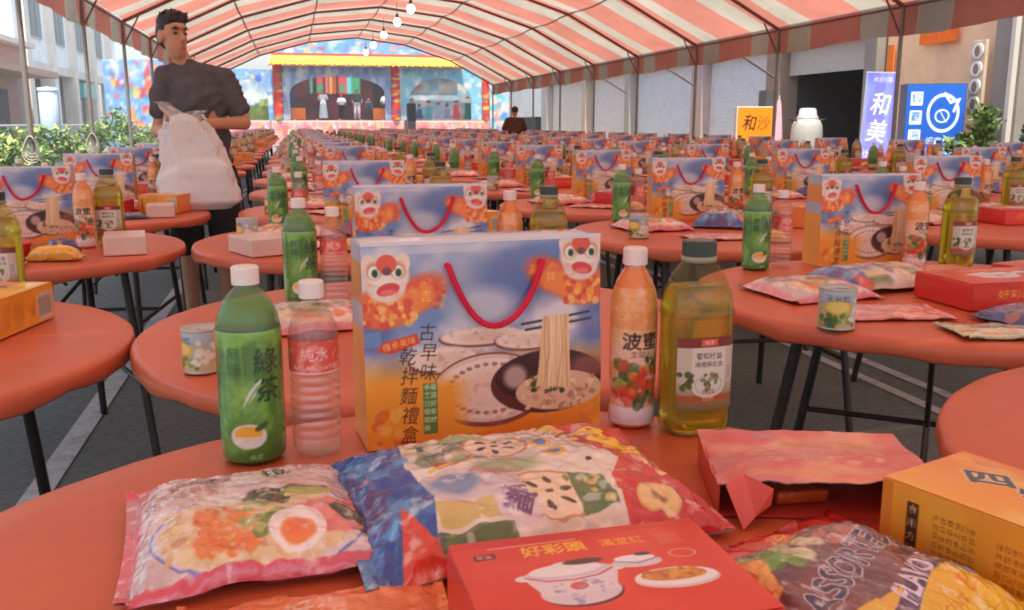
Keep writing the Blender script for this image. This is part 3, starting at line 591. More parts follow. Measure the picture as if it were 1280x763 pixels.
# ---- noodle gift carton
BW, BH, BD = 324., 266., 96.
def carton_art(step):
    c = Canvas(BW, BH, step, (120, 140, 185))
    def X(p): return (p - 449) * 1.045
    def Yy(p): return BH - (p - 297) * .985
    c.vgrad(150, BH, (116, 146, 194), (104, 120, 176)); c.noise(4, 3, (222, 214, 218), .42, .62, .95); c.noise(3, 14, (84, 102, 164), .5, .66, .85)
    c.rect(0, BH - 15, BW, BH, (205, 208, 226), .55); c.ell(X(575), Yy(330), 70, 34, (215, 210, 215), .55, .8); c.ell(X(640), Yy(350), 55, 40, (82, 102, 160), .75, .8); c.ell(X(700), Yy(316), 60, 16, (86, 112, 172), .8, .7); c.ell(X(600), Yy(385), 46, 24, (224, 216, 216), .7, .8)
    m = np.clip((Yy(438) - c.Y) / 40, 0, 1); c.mix(m, (240, 156, 44)); m2 = np.clip((Yy(505) - c.Y) / 45, 0, 1); c.mix(m2 * .8, (232, 128, 40)); c.noise(9, 5, (250, 205, 90), .55, .75, .6, m)
    c.ell(X(575), Yy(520), 40, 30, (250, 215, 80), .8, .9)
    c.rect(0, Yy(430), 22, Yy(410), (120, 165, 200), .5)
    # drying noodle trays
    for x, y, rx, ry in ((597, 424, 56, 12), (660, 433, 48, 13), (548, 452, 46, 17), (607, 497, 78, 46)):
        c.ell(X(x), Yy(y) - 2, rx * 1.05, ry * 1.1, (130, 74, 58)); c.ell(X(x), Yy(y), rx, ry, (226, 196, 178)); c.ell(X(x), Yy(y), rx * .93, ry * .88, (240, 216, 200)); c.ell(X(x) + 3, Yy(y) - 2, rx * .62, ry * .6, (228, 190, 170), .8, .5)
    for a in range(0, 360, 12): c.ell(X(607) + 57 * math.cos(R(a)), Yy(497) + 33 * math.sin(R(a)), 4.2, 2.6, (168, 116, 96))
    c.noise(40, 8, (180, 130, 108), .6, .75, .4, ((c.X > X(540)) & (c.Y < Yy(410))) * 1.)
    c.rect(0, 0, X(560), Yy(540), (232, 140, 48), .75); c.mix(np.clip((X(585) - c.X) / 30, 0, 1) * np.clip((Yy(470) - c.Y) / 20, 0, 1), (236, 152, 50)); c.blobs(10, 2, [(214, 92, 44), (245, 180, 90)], 2, 2, 46, 50, 4, 12, .6)
    # bowl, noodles, chopsticks
    c.ell(X(686), Yy(494), 82, 44, (92, 48, 42)); c.ell(X(686), Yy(486), 76, 34, (60, 30, 28)); c.ell(X(640), Yy(484), 16, 16, (214, 180, 172), .8, .5)
    c.ell(X(740), Yy(478), 26, 16, (150, 92, 82), .8, .6)
    c.ell(X(700), Yy(508), 62, 27, (222, 178, 142)); c.blobs(60, 6, [(238, 204, 166), (204, 156, 116), (226, 184, 146), (180, 128, 96)], X(650), Yy(532), X(748), Yy(490), 2.5, 7, .9, .3)
    c.blobs(26, 7, [(70, 84, 40), (98, 104, 48), (50, 60, 34), (120, 84, 50)], X(662), Yy(510), X(705), Yy(486), 2.5, 6, .95, .5)
    c.line([(X(650), Yy(413)), (X(742), Yy(402))], 3.4, (58, 44, 48)); c.line([(X(655), Yy(421)), (X(745), Yy(411))], 3.4, (58, 44, 48))
    c.poly([(X(678), Yy(404)), (X(714), Yy(402)), (X(714), Yy(505)), (X(668), Yy(500)), (X(672), Yy(470))], (230, 190, 140))
    rg = random.Random(3)
    for k in range(26):
        x0 = X(679 + rg.random() * 34); c.line([(x0, Yy(404)), (x0 - rg.uniform(-2, 3), Yy(450)), (x0 - rg.uniform(-4, 9), Yy(505))], 1.1, rg.choice([(244, 212, 166), (206, 158, 106), (188, 138, 90), (250, 222, 180)]), .8)
    # lion dance heads
    for cx, cy, s in ((479, 340, 1), (731, 325, -1)):
        x, y = X(cx), Yy(cy)
        c.ell(x + s * 40, y - 24, 40, 22, (228, 84, 46), .95, .45, s * 24); c.blobs(40, cx + 1, [(245, 160, 60), (206, 60, 40), (240, 120, 56)], x + s * 40 - 34, y - 42, x + s * 40 + 34, y - 6, 2, 6, .6); c.ell(x - s * 6, y - 40, 42, 26, (230, 104, 52), .95, .25); c.ell(x + s * 30, y - 34, 34, 16, (240, 136, 56), .8, .4, s * 18)
        c.blobs(34, cx, [(245, 168, 66), (214, 66, 42), (250, 196, 110), (236, 116, 58)], x - 36, y - 62, x + 34, y - 28, 2.5, 7, .8)
        c.ell(x, y + 2, 30, 27, (226, 204, 192), 1, .15); c.ell(x, y - 15, 24, 17, (232, 212, 200), 1, .2); c.blobs(40, cx + 2, [(244, 236, 226), (214, 186, 172), (232, 160, 130)], x - 24, y - 24, x + 24, y + 24, 2, 6, .5); c.ell(x, y - 5, 20, 6, (240, 226, 214), 1, .3)
        for e in (-1, 1):
            c.ell(x + e * 22, y + 17, 9, 12, (236, 212, 196)); c.ell(x + e * 15, y + 8, 10, 11, (206, 132, 96), .8, .4); c.ell(x + e * 15, y + 6, 7, 8, (244, 238, 224)); c.ell(x + e * 15 + 1, y + 5, 4.6, 5.5, (86, 120, 90)); c.ell(x + e * 15 + 1, y + 5, 2.6, 3.6, (30, 30, 34))
        c.ell(x + 1, y + 16, 13, 12, (222, 84, 62)); c.ell(x + 1, y + 7, 6, 5, (110, 62, 58)); c.ell(x + 2, y - 16, 15, 8, (214, 62, 62), 1, None, s * 12); c.ell(x + 2, y - 20, 10, 4, (240, 120, 110), .8)
    c.vtext('吉', X(527), Yy(368), 16, 10, (250, 190, 70)); c.text('祥', X(690), Yy(352), 15, (250, 190, 70))
    # ribbon and calligraphy
    c.poly([(X(463), Yy(436)), (X(472), Yy(424)), (X(514), Yy(415)), (X(518), Yy(428)), (X(482), Yy(440))], (214, 66, 44)); c.text('傳承美味', X(492), Yy(428), 11, (250, 196, 96), 12)
    for t, x, y0 in (('古早味', 527, 416), ('乾拌麵禮盒', 502, 446)):
        for k, ch in enumerate(t): c.text(ch, X(x) + (k % 2) * 1.5, Yy(y0 + k * 26.5), 25, (64, 40, 34), -4, .006, .92, .12)
    c.rect(X(520), Yy(552), X(538), Yy(482), (94, 132, 60)); c.vtext('手工日曬麵條', X(525), Yy(488), 8.5, 11, (240, 240, 215)); c.vtext('嚴選好食材', X(533), Yy(488), 8.5, 11, (240, 240, 215))
    return c.out()
ART = carton_art(1.0)
def carton_mesh(step):
    a = ART if step == 1.0 else resamp(ART, int(BH / step) + 1, int(BW / step) + 1)
    ny, nx = a.shape[:2]; x = np.linspace(-BW / 2, BW / 2, nx) / 1000; z = np.linspace(0, BH, ny) / 1000
    g = fnoise(ny, nx, 3, 5, 2) - .5
    t = np.linspace(0, 1, ny)
    P = np.stack([x[None] + 0 * z[:, None], -BD / 2000 + .010 * t[:, None] ** 2 + g * .006 * np.sin(PI * t)[:, None] + 0 * x[None], z[:, None] + 0 * x[None]], -1)
    mb = MB().grid(P, a)
    B = P[::-1].copy(); B[..., 1] = BD / 2000 - .010 * t[::-1, None] ** 2; mb.grid(B[::max(1, ny // 8)], a[::-1][::max(1, ny // 8)])
    # folded gusset sides in yellow, pale top edge
    for s in (-1, 1):
        e = P[:, 0 if s < 0 else -1]; m = e.copy(); m[:, 0] -= s * .003 * t; m[:, 1] = 0; b = e.copy(); b[:, 1] *= -1
        G = np.stack([b, m, e] if s < 0 else [e, m, b], 1); yc = np.where((t > .58)[:, None], K(178, 186, 206), K(240, 176, 84))
        yc = np.where(((t > .7) & (t < .9))[:, None], K(228, 150, 76), yc); mb.grid(G, np.repeat(yc[:, None], 3, 1), False)
    tp = np.stack([P[-1], P[-1] * [1, -1, 1]]); tp[..., 2] -= .002; mb.grid(tp, K(214, 212, 214), False)
    mb.grid(np.stack([P[-1] + [0, -.0012, .002], P[-1] + [0, .0016, .002]]), K(232, 230, 232), False); mb.grid(np.stack([P[-1] + [0, -.0012, -.003], P[-1] + [0, -.0012, .002]]), K(222, 220, 228), False)
    return mb.mesh('carton', 'card')
def handle_mesh(n=9):
    pts = []
    for t in np.linspace(-1, 1, n * 2 + 1):
        s = abs(t); x = .012 + .064 * t; z = .157 + .078 * s ** 2.2 + (0 if s < 1 else .0); pts.append((x * (1 + .12 * (1 - s)), -BD / 2000 - .008 - .006 * (1 - s) + .010 * s, z + .006 * (1 - s) * math.sin(3 * t)))
    pts = [(pts[0][0], pts[0][1] + .02, pts[0][2] + .002)] + pts + [(pts[-1][0], pts[-1][1] + .02, pts[-1][2] + .002)]
    return MB().tube(pts, .0042, 7, K(214, 44, 72)).mesh('rope_handle', 'cloth')
HND = handle_mesh()
CARTON = [Proto('gift_carton', 'carton', [('carton', carton_mesh(s), []), ('rope_handle', HND, [])]) for s in (1.0, 2.6, 6.0)]
far_c = MB()
def merge(mb, me, mi=0):
    v = np.array([x.co[:] for x in me.vertices]); col = np.zeros(len(v) * 4, np.float32); me.attributes['Col'].data.foreach_get('color', col)
    mb.add(v, [p.vertices[:] for p in me.polygons], col.reshape(-1, 4)[:, :3], True, mi); return mb
merge(merge(far_c, carton_mesh(8.0)), HND, 1)
CARTON_FAR = Proto('gift_carton', 'carton', [('gift_carton', far_c.mesh('gift_carton', ['card', 'cloth']), [])])

# ---- bottles
def wrap(mb, prof, art, z0, z1, mi=0, push=.0004, sq=2.0, asp=1.0):
    """label artwork wrapped round a turned profile"""
    ny, nx = art.shape[:2]; pz = np.array(prof); z = np.linspace(z0, z1, ny); r = np.interp(z, pz[:, 1], pz[:, 0]) + push
    a = np.linspace(-PI, PI, nx); sx, cy = np.sin(a), -np.cos(a)
    if sq != 2: sx = np.sign(sx) * np.abs(sx) ** (2 / sq); cy = np.sign(cy) * np.abs(cy) ** (2 / sq)
    return mb.grid(np.stack([r[:, None] * sx[None], r[:, None] * cy[None] * asp, z[:, None] + 0 * a[None]], -1), art, True, mi)
def cap_mesh(r, z, h, col, n=28):
    mb = MB(); a = np.linspace(0, 2 * PI, n * 2 + 1); rr = r * (1 + .025 * (np.arange(n * 2 + 1) % 2))
    P = np.stack([np.stack([rr * np.cos(a) * k, rr * np.sin(a) * k, np.full(len(a), zz)], -1) for k, zz in ((1, z), (1, z + h * .9), (.9, z + h), (.0, z + h))]); mb.grid(P, K(*col), False); return mb.mesh('cap', 'plastic')
# green tea
gp_ = [(0, 0), (.033, 0), (.0385, .006), (.0395, .02), (.0395, .165), (.037, .182), (.030, .199), (.021, .211), (.0145, .217), (.0145, .224)]
def green_art(step):
    c = Canvas(248, 168, step, (76, 142, 54)); c.vgrad(0, 168, (60, 124, 46), (120, 182, 74)); c.noise(9, 3, (146, 200, 90), .5, .72, .7); c.noise(5, 9, (40, 94, 42), .5, .7, .6); x = 124
    for k in range(10): c.line([(30 + k * 21, 60), (28 + k * 21, 166)], 2.2, (150, 196, 104), .35)
    c.vtext('綠茶', x + 18, 128, 34, 36, (30, 74, 34), bold=.02); c.vtext('無糖', x - 22, 140, 18, 20, (36, 84, 38))
    c.poly([(x - 14, 70), (x + 2, 88), (x + 12, 110), (x + 4, 104), (x - 6, 92)], (206, 226, 190)); c.line([(x - 16, 66), (x + 6, 100)], 1.5, (90, 140, 80))
    c.ell(x - 8, 36, 22, 16, (226, 220, 204)); c.ell(x - 8, 40, 17, 9, (238, 182, 60)); c.poly([(x - 30, 36), (x + 14, 36), (x + 4, 22), (x - 20, 22)], (230, 226, 214), .8); c.ell(x + 8, 48, 9, 4, (60, 100, 56), 1, None, 30); c.text('茶飲', x, 8, 8, (190, 216, 170))
    return c.out()
GA = green_art(1.5)
def green_parts(art, n):
    mb = MB().lathe(gp_[4:], n, K(120, 150, 90))
    lab = wrap(MB(), gp_, art, .004, .168)
    tea = MB().lathe([(0, .17), (.034, .17), (.033, .185), (.024, .2), (0, .2)], n, K(118, 150, 60))
    return mb, lab, tea
b_, l_, t_ = green_parts(GA, 40)
GREEN = Proto('tea_bottle', 'bottle', [('bottle', b_.mesh('bottle', 'pet_green'), []), ('label_sleeve', l_.mesh('label_sleeve', 'film'), []), ('tea', t_.mesh('tea', 'plastic'), []), ('base', MB().lathe(gp_[:3], 40, K(70, 120, 50)).mesh('base', 'plastic'), []), ('cap', cap_mesh(.0162, .2215, .022, (236, 226, 220)), [])])
def far_bottle(name, prof, bodycol, bands, capr, capz, caph, capcol, n=12):
    mb = MB(); mb.lathe(prof, n, K(*bodycol), 0)
    for z0, z1, col in bands:
        pz = np.array(prof); zz = np.linspace(z0, z1, 3); mb.lathe([(float(np.interp(z, pz[:, 1], pz[:, 0])) + .0006, z) for z in zz], n, K(*col), 0)
    mb.lathe([(capr, capz), (capr, capz + caph), (0, capz + caph)], n, K(*capcol), 0, smooth=False); return Proto(name, 'bottle', [(name, mb.mesh(name, 'film'), [])])
GREEN_FAR = far_bottle('tea_bottle', gp_, (104, 140, 76), [(.004, .1, (54, 116, 48)), (.1, .168, (84, 146, 58)), (.025, .05, (190, 190, 150))], .0165, .22, .024, (236, 228, 222))
# water
wp = [(0, .004), (.02, .0), (.028, .004), (.031, .012)]
for k in range(8): z = .016 + k * .0115; wp += [(.0312, z), (.0314, z + .005), (.0292, z + .008), (.0292, z + .0095)]
wp += [(.0312, .109), (.0312, .152), (.030, .163), (.0255, .178), (.0185, .191), (.0132, .197), (.0132, .204)]
def water_art(step):
    c = Canvas(196, 42, step, (222, 84, 74)); c.noise(20, 4, (240, 150, 135), .5, .65, .7); c.text('純水', 98, 24, 18, (250, 225, 215)); c.text('NATURAL WATER', 98, 8, 7, (250, 220, 210)); c.text('純水', 20, 24, 16, (250, 225, 215)); c.rect(0, 0, 196, 2.5, (245, 220, 215)); return c.out()
WATER = Proto('water_bottle', 'bottle', [('bottle', MB().lathe(wp, 36, K(230, 230, 230)).mesh('bottle', 'pet'), []), ('water', weld(MB().lathe([(0, .006)] + [(r - .0012, z) for r, z in wp[2:-4]] + [(.022, .182), (0, .182)], 32, K(230, 235, 235)).mesh('water', 'water')), []),
    ('label_sleeve', wrap(MB(), wp, water_art(1.5), .110, .151).mesh('label_sleeve', 'film'), []), ('cap', cap_mesh(.0152, .2015, .021, (240, 226, 220)), [])])
WATER_FAR = far_bottle('water_bottle', [(0, 0), (.028, .003), (.0305, .012), (.0305, .152), (.0255, .178), (.0132, .197), (.0132, .204)], (196, 178, 172), [(.110, .151, (220, 88, 78)), (.02, .03, (230, 220, 216)), (.05, .058, (230, 220, 216)), (.08, .088, (228, 218, 214))], .0155, .2, .023, (240, 228, 222))
# fruit and vegetable juice
jp = [(0, 0), (.027, 0), (.0315, .005), (.0322, .02), (.030, .045), (.0318, .07), (.0322, .165), (.030, .186), (.024, .205), (.0165, .217), (.014, .221), (.014, .228)]
def juice_art(step):
    c = Canvas(200, 200, step, (232, 150, 92)); c.vgrad(0, 200, (222, 170, 150), (236, 150, 70)); c.vgrad(90, 140, (236, 196, 176), (238, 180, 120)); c.vgrad(0, 26, (216, 190, 190), (236, 216, 212)); x = 100
    c.blobs(26, 8, [(214, 70, 46), (232, 110, 50), (200, 54, 44)], x - 14, 36, x + 34, 84, 5, 11, .9, .7, .2); c.blobs(16, 9, [(96, 120, 52), (70, 96, 46), (150, 160, 70)], x - 36, 50, x - 6, 94, 5, 11, .9, .5); c.blobs(8, 10, [(60, 84, 46), (90, 110, 60)], x - 8, 30, x + 12, 46, 5, 9); c.blobs(8, 12, [(216, 90, 60), (190, 60, 70)], x - 40, 34, x - 14, 50, 5, 9); c.blobs(30, 11, [(214, 70, 46), (96, 120, 52), (236, 140, 60)], 0, 30, 200, 90, 5, 10, .7)
    c.blobs(14, 21, [(60, 90, 50), (90, 120, 60)], x + 8, 84, x + 36, 100, 3, 7)
    c.text('波蜜', x + 2, 122, 27, (46, 36, 38), bold=.03); c.text('果菜汁', x + 2, 104, 10, (96, 70, 66)); c.noise(30, 5, (250, 226, 200), .58, .7, .3); return c.out()
JA = juice_art(1.5)
JUICE = Proto('juice_bottle', 'bottle', [('bottle', MB().lathe(jp, 36, K(228, 128, 66)).mesh('bottle', 'film'), []), ('label_sleeve', wrap(MB(), jp, JA, .006, .196).mesh('label_sleeve', 'film'), []), ('cap', cap_mesh(.0162, .2255, .023, (238, 218, 212)), [])])
JUICE_FAR = far_bottle('juice_bottle', jp, (228, 130, 70), [(.006, .03, (226, 206, 204)), (.03, .085, (206, 92, 54)), (.085, .14, (234, 186, 140))], .0165, .225, .024, (238, 220, 214))
# cooking oil
OS = dict(sq=3.2, asp=.80)
op = [(0, 0), (.040, 0), (.0455, .005), (.0465, .014), (.0465, .155), (.0462, .172), (.043, .192), (.034, .214), (.024, .229), (.0205, .234), (.0205, .243)]
def oil_art(step):
    c = Canvas(82, 100, step, (196, 188, 168)); c.vgrad(0, 40, (120, 96, 58), (190, 180, 158)); c.rect(0, 86, 82, 100, (120, 52, 40)); c.rect(0, 12, 82, 22, (170, 92, 50)); c.rect(30, 88, 54, 97, (220, 90, 70)); c.text('純淨', 42, 92, 7, (245, 225, 215))
    c.rect(18, 34, 66, 86, (214, 210, 194)); c.ell(42, 34, 24, 16, (214, 210, 194)); c.ell(42, 36, 20, 14, (180, 176, 156), 1, None, 0, .08); c.text('葡萄籽油', 42, 74, 9.5, (44, 44, 40)); c.text('橄欖調合油', 42, 63, 8, (60, 62, 54))
    c.blobs(16, 5, [(112, 124, 74), (86, 98, 60), (150, 150, 110)], 30, 30, 58, 50, 2, 5); c.rect(68, 40, 78, 62, (236, 236, 232)); [c.line([(69 + k * 1.3, 41), (69 + k * 1.3, 61)], .5, (60, 60, 60)) for k in range(7)]
    c.blobs(12, 6, [(76, 88, 48), (60, 70, 40)], 2, 26, 18, 56, 2, 6); c.text('100%', 42, 26, 9, (120, 50, 30)); c.text('2公升', 42, 16, 7, (240, 220, 190)); return c.out()
OA = oil_art(1.0)
def oil_label(art):
    ny, nx = art.shape[:2]; x = np.linspace(-.041, .041, nx); z = np.linspace(.036, .136, ny)
    y = -.0465 * .8 * (1 - (np.abs(x) / .0466) ** 3.2) ** (1 / 3.2) - .0006
    return MB().grid(np.stack([x[None] + 0 * z[:, None], y[None] + 0 * z[:, None], z[:, None] + 0 * x[None]], -1), art).mesh('label', 'card')
OIL = Proto('oil_bottle', 'bottle', [('bottle', MB().lathe(op, 44, K(230, 230, 220), **OS).mesh('bottle', 'glass'), []), ('oil', weld(MB().lathe([(0, .004)] + [(r - .002, z + .003) for r, z in op[1:6]] + [(.0445, .176), (.041, .191), (.036, .2), (0, .2)], 40, K(220, 170, 30), **OS).mesh('oil', 'oil')), []),
    ('label', oil_label(OA), []), ('neck_ring', MB().lathe([(.021, .232), (.0235, .234), (.0235, .239), (.021, .241)], 24, K(150, 150, 130)).mesh('neck_ring', 'plastic'), []), ('cap', cap_mesh(.0225, .241, .02, (52, 64, 56)), []),
    ('ridge', MB().lathe([(.0468, .160), (.0482, .163), (.0482, .167), (.0468, .17)], 36, K(170, 140, 60), **OS).mesh('ridge', 'glass'), [])])
mo = MB().lathe(op[:5], 14, K(150, 122, 40), **OS).lathe(op[4:7], 14, K(186, 156, 50), **OS).lathe(op[6:], 14, K(150, 150, 120), **OS); mo.lathe([(.023, .24), (.023, .262), (0, .262)], 12, K(52, 62, 54))
oa2 = resamp(OA, 9, 8); xx = np.linspace(-.04, .04, 8); zz = np.linspace(.036, .136, 9); mo.grid(np.stack([xx[None] + 0 * zz[:, None], np.full((9, 8), -.0385), zz[:, None] + 0 * xx[None]], -1), oa2)
OIL_FAR = Proto('oil_bottle', 'bottle', [('oil_bottle', mo.mesh('oil_bottle', 'film'), [])])
# small pull-tab can
def can_art(step):
    c = Canvas(210, 80, step, (196, 184, 140)); c.vgrad(52, 80, (160, 180, 196), (196, 204, 206))
    for x in (55, 160): c.ell(x, 46, 24, 16, (236, 190, 70)); c.ell(x, 46, 20, 12, (244, 214, 120)); c.blobs(26, x, [(84, 120, 60), (120, 150, 70), (220, 180, 80), (60, 100, 60), (214, 120, 60)], x - 34, 4, x + 34, 32, 4, 9); c.text('玉米粒', x, 62, 15, (60, 90, 140))
    c.blobs(20, 5, [(230, 226, 214), (180, 190, 150)], 80, 20, 130, 60, 4, 10); return c.out()
canp = [(0, .002), (.036, .002), (.037, 0), (.038, .003), (.037, .005), (.037, .081), (.038, .083), (.0375, .086), (.0355, .086), (.035, .082), (0, .082)]
CAN = Proto('food_can', 'can', [('can', MB().lathe(canp, 32, K(196, 196, 190)).mesh('can', 'metal'), []), ('label', wrap(MB(), canp, can_art(2.0), .005, .081).mesh('label', 'card'), []), ('pull_tab', MB().bbox((.004, -.008, .0835), (.014, .024, .002), K(200, 200, 196), .0008).mesh('pull_tab', 'metal'), [])])

# ---- cartons and bags lying about
def prism_box(W, H, T, top=None, front=None, left=None, side=(200, 60, 45), step=1.2, name='box', m='card', bev=.004):
    """closed carton; printed faces are fine grids standing 0.3 mm proud of a bevelled body"""
    mb = MB().bbox((0, 0, T / 2), (W, H, T), K(*side), bev)
    def face(art, f):
        ny, nx = art.shape[:2]; u = np.linspace(-.5, .5, nx); v = np.linspace(0, 1, ny); U, V = np.meshgrid(u, v); mb.grid(f(U, V), art)
    k = bev * .8
    g = lambda U, V: np.sin(V * PI) * np.cos(U * PI)
    if top is not None: face(top, lambda U, V: np.stack([U * (W - k), (V - .5) * (H - k), T + .0004 + .0025 * g(U, V)], -1))
    if front is not None: face(front, lambda U, V: np.stack([U * (W - k), np.full_like(U, -H / 2 - .0004), V * (T - k) + k / 2], -1))
    if left is not None: face(left, lambda U, V: np.stack([np.full_like(U, -W / 2 - .0004), -U * (H - k), V * (T - k) + k / 2], -1))
    return mb.mesh(name, m)
def red_top(step):
    c = Canvas(250, 165, step, (224, 62, 44)); c.noise(4, 3, (236, 86, 62), .45, .7, .7); c.rect(0, 152, 250, 165, (206, 52, 40), .5)
    c.line([(34, 147), (120, 147)], 1.6, (245, 200, 180)); c.text('好彩頭', 94, 132, 21, (250, 190, 50), bold=.035); c.text('滿堂紅', 162, 132, 15, (245, 170, 60), bold=.02); c.rect(18, 128, 38, 138, (120, 36, 34)); c.text('年菜', 28, 133, 8, (250, 220, 210))
    c.rect(196, 120, 220, 140, (236, 110, 90), .6)
    # soup tureen and dishes
    c.ell(95, 56, 36, 20, (90, 40, 44)); c.ell(94, 58, 36, 19, (226, 212, 216)); c.poly([(50, 90), (140, 90), (126, 56), (62, 56)], (232, 220, 222)); c.ell(52, 88, 8, 5, (236, 226, 228)); c.ell(138, 88, 8, 5, (236, 226, 228)); c.ell(94, 90, 42, 10, (220, 206, 212)); c.ell(92, 94, 34, 10, (244, 238, 238)); c.ell(92, 102, 10, 5, (238, 230, 232)); c.line([(54, 88), (70, 79), (94, 76), (118, 79), (134, 88)], 1.8, (200, 60, 70)); c.ell(95, 66, 8, 6, (222, 100, 90)); c.ell(112, 104, 19, 5, (86, 60, 50)); c.blobs(22, 5, [(150, 150, 190), (200, 190, 205), (170, 160, 190)], 66, 42, 124, 74, 1.5, 4, .7)
    c.ell(160, 92, 24, 9, (226, 214, 218)); c.ell(160, 99, 20, 6, (246, 240, 240)); c.line([(140, 96), (160, 90), (180, 96)], 1.4, (110, 120, 170)); c.ell(170, 105, 8, 3, (60, 70, 70))
    c.ell(184, 60, 40, 15, (220, 206, 206)); c.ell(184, 63, 39, 14, (242, 236, 234)); c.ell(183, 66, 31, 9.5, (206, 130, 60)); c.blobs(30, 3, [(226, 160, 70), (190, 104, 44), (214, 140, 60)], 158, 61, 208, 72, 3, 6, .9); c.ell(208, 100, 14, 8, (240, 150, 135), 1, None, 0, .2)
    return c.out()
def red_front(step):
    c = Canvas(250, 62, step, (214, 52, 38)); c.noise(5, 7, (232, 84, 60), .5, .7, .6); c.text('好彩頭年菜禮盒', 125, 34, 22, (250, 180, 60)); return c.out()
RT, RF = red_top(1.2), red_front(2.0)
RED = Proto('red_carton', 'carton', [('red_carton', prism_box(.25, .165, .062, RT, RF, None, (206, 48, 36), name='red_carton'), [])])
RED_FAR = Proto('red_carton', 'carton', [('red_carton', prism_box(.25, .165, .062, resamp(RT, 24, 34), resamp(RF, 6, 20), None, (206, 48, 36), name='red_carton'), [])])
def yel_top(step):
    c = Canvas(330, 175, step, (240, 150, 60)); c.vgrad(0, 175, (246, 176, 70), (240, 138, 58)); c.noise(4, 3, (250, 214, 110), .5, .7, .8); c.ell(34, 150, 14, 9, (220, 140, 90), .8, .5)
    for k, ch in enumerate('四物雞精'): c.text(ch, 62 + k * 58, 100 - k * 6, 48, (230, 220, 200), 35, .09); c.text(ch, 62 + k * 58, 100 - k * 6, 48, (70, 62, 76), 35, .045)
    c.rect(250, 10, 320, 60, (246, 226, 120), .8); return c.out()
def yel_side(step):
    c = Canvas(330, 82, step, (230, 150, 40)); c.noise(5, 3, (240, 170, 60), .45, .7, .7); c.rect(0, 0, 12, 82, (220, 128, 44)); c.rect(28, 6, 40, 68, (66, 32, 26)); c.vtext('食用方法', 34, 60, 10, 14, (230, 190, 120))
    for k in range(6): c.text('內容量原料食品添加物產地'[k:k + 6], 76, 60 - k * 9, 7, (150, 86, 30))
    for k in range(6): c.text('保存期限有效日期標示於外包裝'[k:k + 7], 140, 56 - k * 9, 7, (150, 86, 30))
    c.rect(200, 20, 222, 44, (236, 160, 60)); c.text('福', 211, 32, 20, (140, 60, 30)); c.rect(240, 6, 320, 66, (222, 216, 200)); [c.rect(246 + k * 3.4, 12, 246 + k * 3.4 + random.Random(k).uniform(.8, 2.4), 60, (50, 48, 50)) for k in range(20)]; return c.out()
YT, YS = yel_top(1.2), yel_side(1.2)
YEL = Proto('yellow_carton', 'carton', [('yellow_carton', prism_box(.33, .175, .082, YT, YS, None, (232, 146, 44), name='yellow_carton'), [])])
WHT = Proto('white_carton', 'carton', [('white_carton', prism_box(.15, .2, .055, None, None, None, (226, 196, 180), name='white_carton'), [])])
ORC = Proto('orange_carton', 'carton', [('orange_carton', prism_box(.2, .13, .07, resamp(YT, 20, 30), resamp(YS, 10, 30), None, (232, 130, 48), name='orange_carton'), [])])

def pillow(W, H, T, art, seed, wrinkle=.004, back=(220, 200, 195), name='bag', lump=.006, seal=.012, m='film', pinch=.05, k=.5, sides=False):
    ny, nx = art.shape[:2]; u = np.linspace(-1, 1, nx)[None] + np.zeros((ny, 1)); v = np.linspace(-1, 1, ny)[:, None] + np.zeros((1, nx))
    su = 1 - 2 * seal / W; body = np.clip(1 - (np.abs(u) / su) ** 4, 0, 1) ** k * np.clip(1 - np.abs(v) ** 3.5, 0, 1) ** k
    n1 = fnoise(ny, nx, 5, seed) - .5; n2 = np.abs(fnoise(ny, nx, 12, seed + 1, 3) - .5); n3 = fnoise(ny, nx, 3, seed + 2, 2) - .5
    edge = np.clip(np.maximum(np.abs(u), np.abs(v)) - .55, 0, 1) / .45
    z = T * body + lump * n1 * 2 * body - wrinkle * n2 * 4 * (.35 + edge) * np.clip(body * 3, 0, 1)
    z += .0022 * np.sign(np.sin(v * H * 700)) * (np.abs(u) > su) * .3
    x = u * W / 2 * (1 - pinch * (1 - v * v) * np.abs(u) ** 3) + .006 * n3 * (np.abs(v)) ; y = v * H / 2 * (1 - pinch * 1.5 * (1 - u * u) * np.abs(v) ** 3) + .006 * n1 * np.abs(v)
    lift = np.maximum(0, .004 * np.sin(u * 7 + seed) * (np.abs(v) > .93)) + .006 * (np.abs(u) > su) * (.5 + n3)
    P = np.stack([x, y, np.maximum(z, 0) + .003 + lift], -1); mb = MB().grid(P, art)
    s = max(1, nx // 24); iy = list(range(0, ny, s)); ix = list(range(0, nx, s))
    if iy[-1] != ny - 1: iy.append(ny - 1)
    if ix[-1] != nx - 1: ix.append(nx - 1)
    B = P[iy][:, ix].copy(); B[..., 2] = np.minimum(B[..., 2] - .0015, .0015 + lift[iy][:, ix]); mb.grid(B, K(*back), True, flip=True)
    return mb.mesh(name, m)
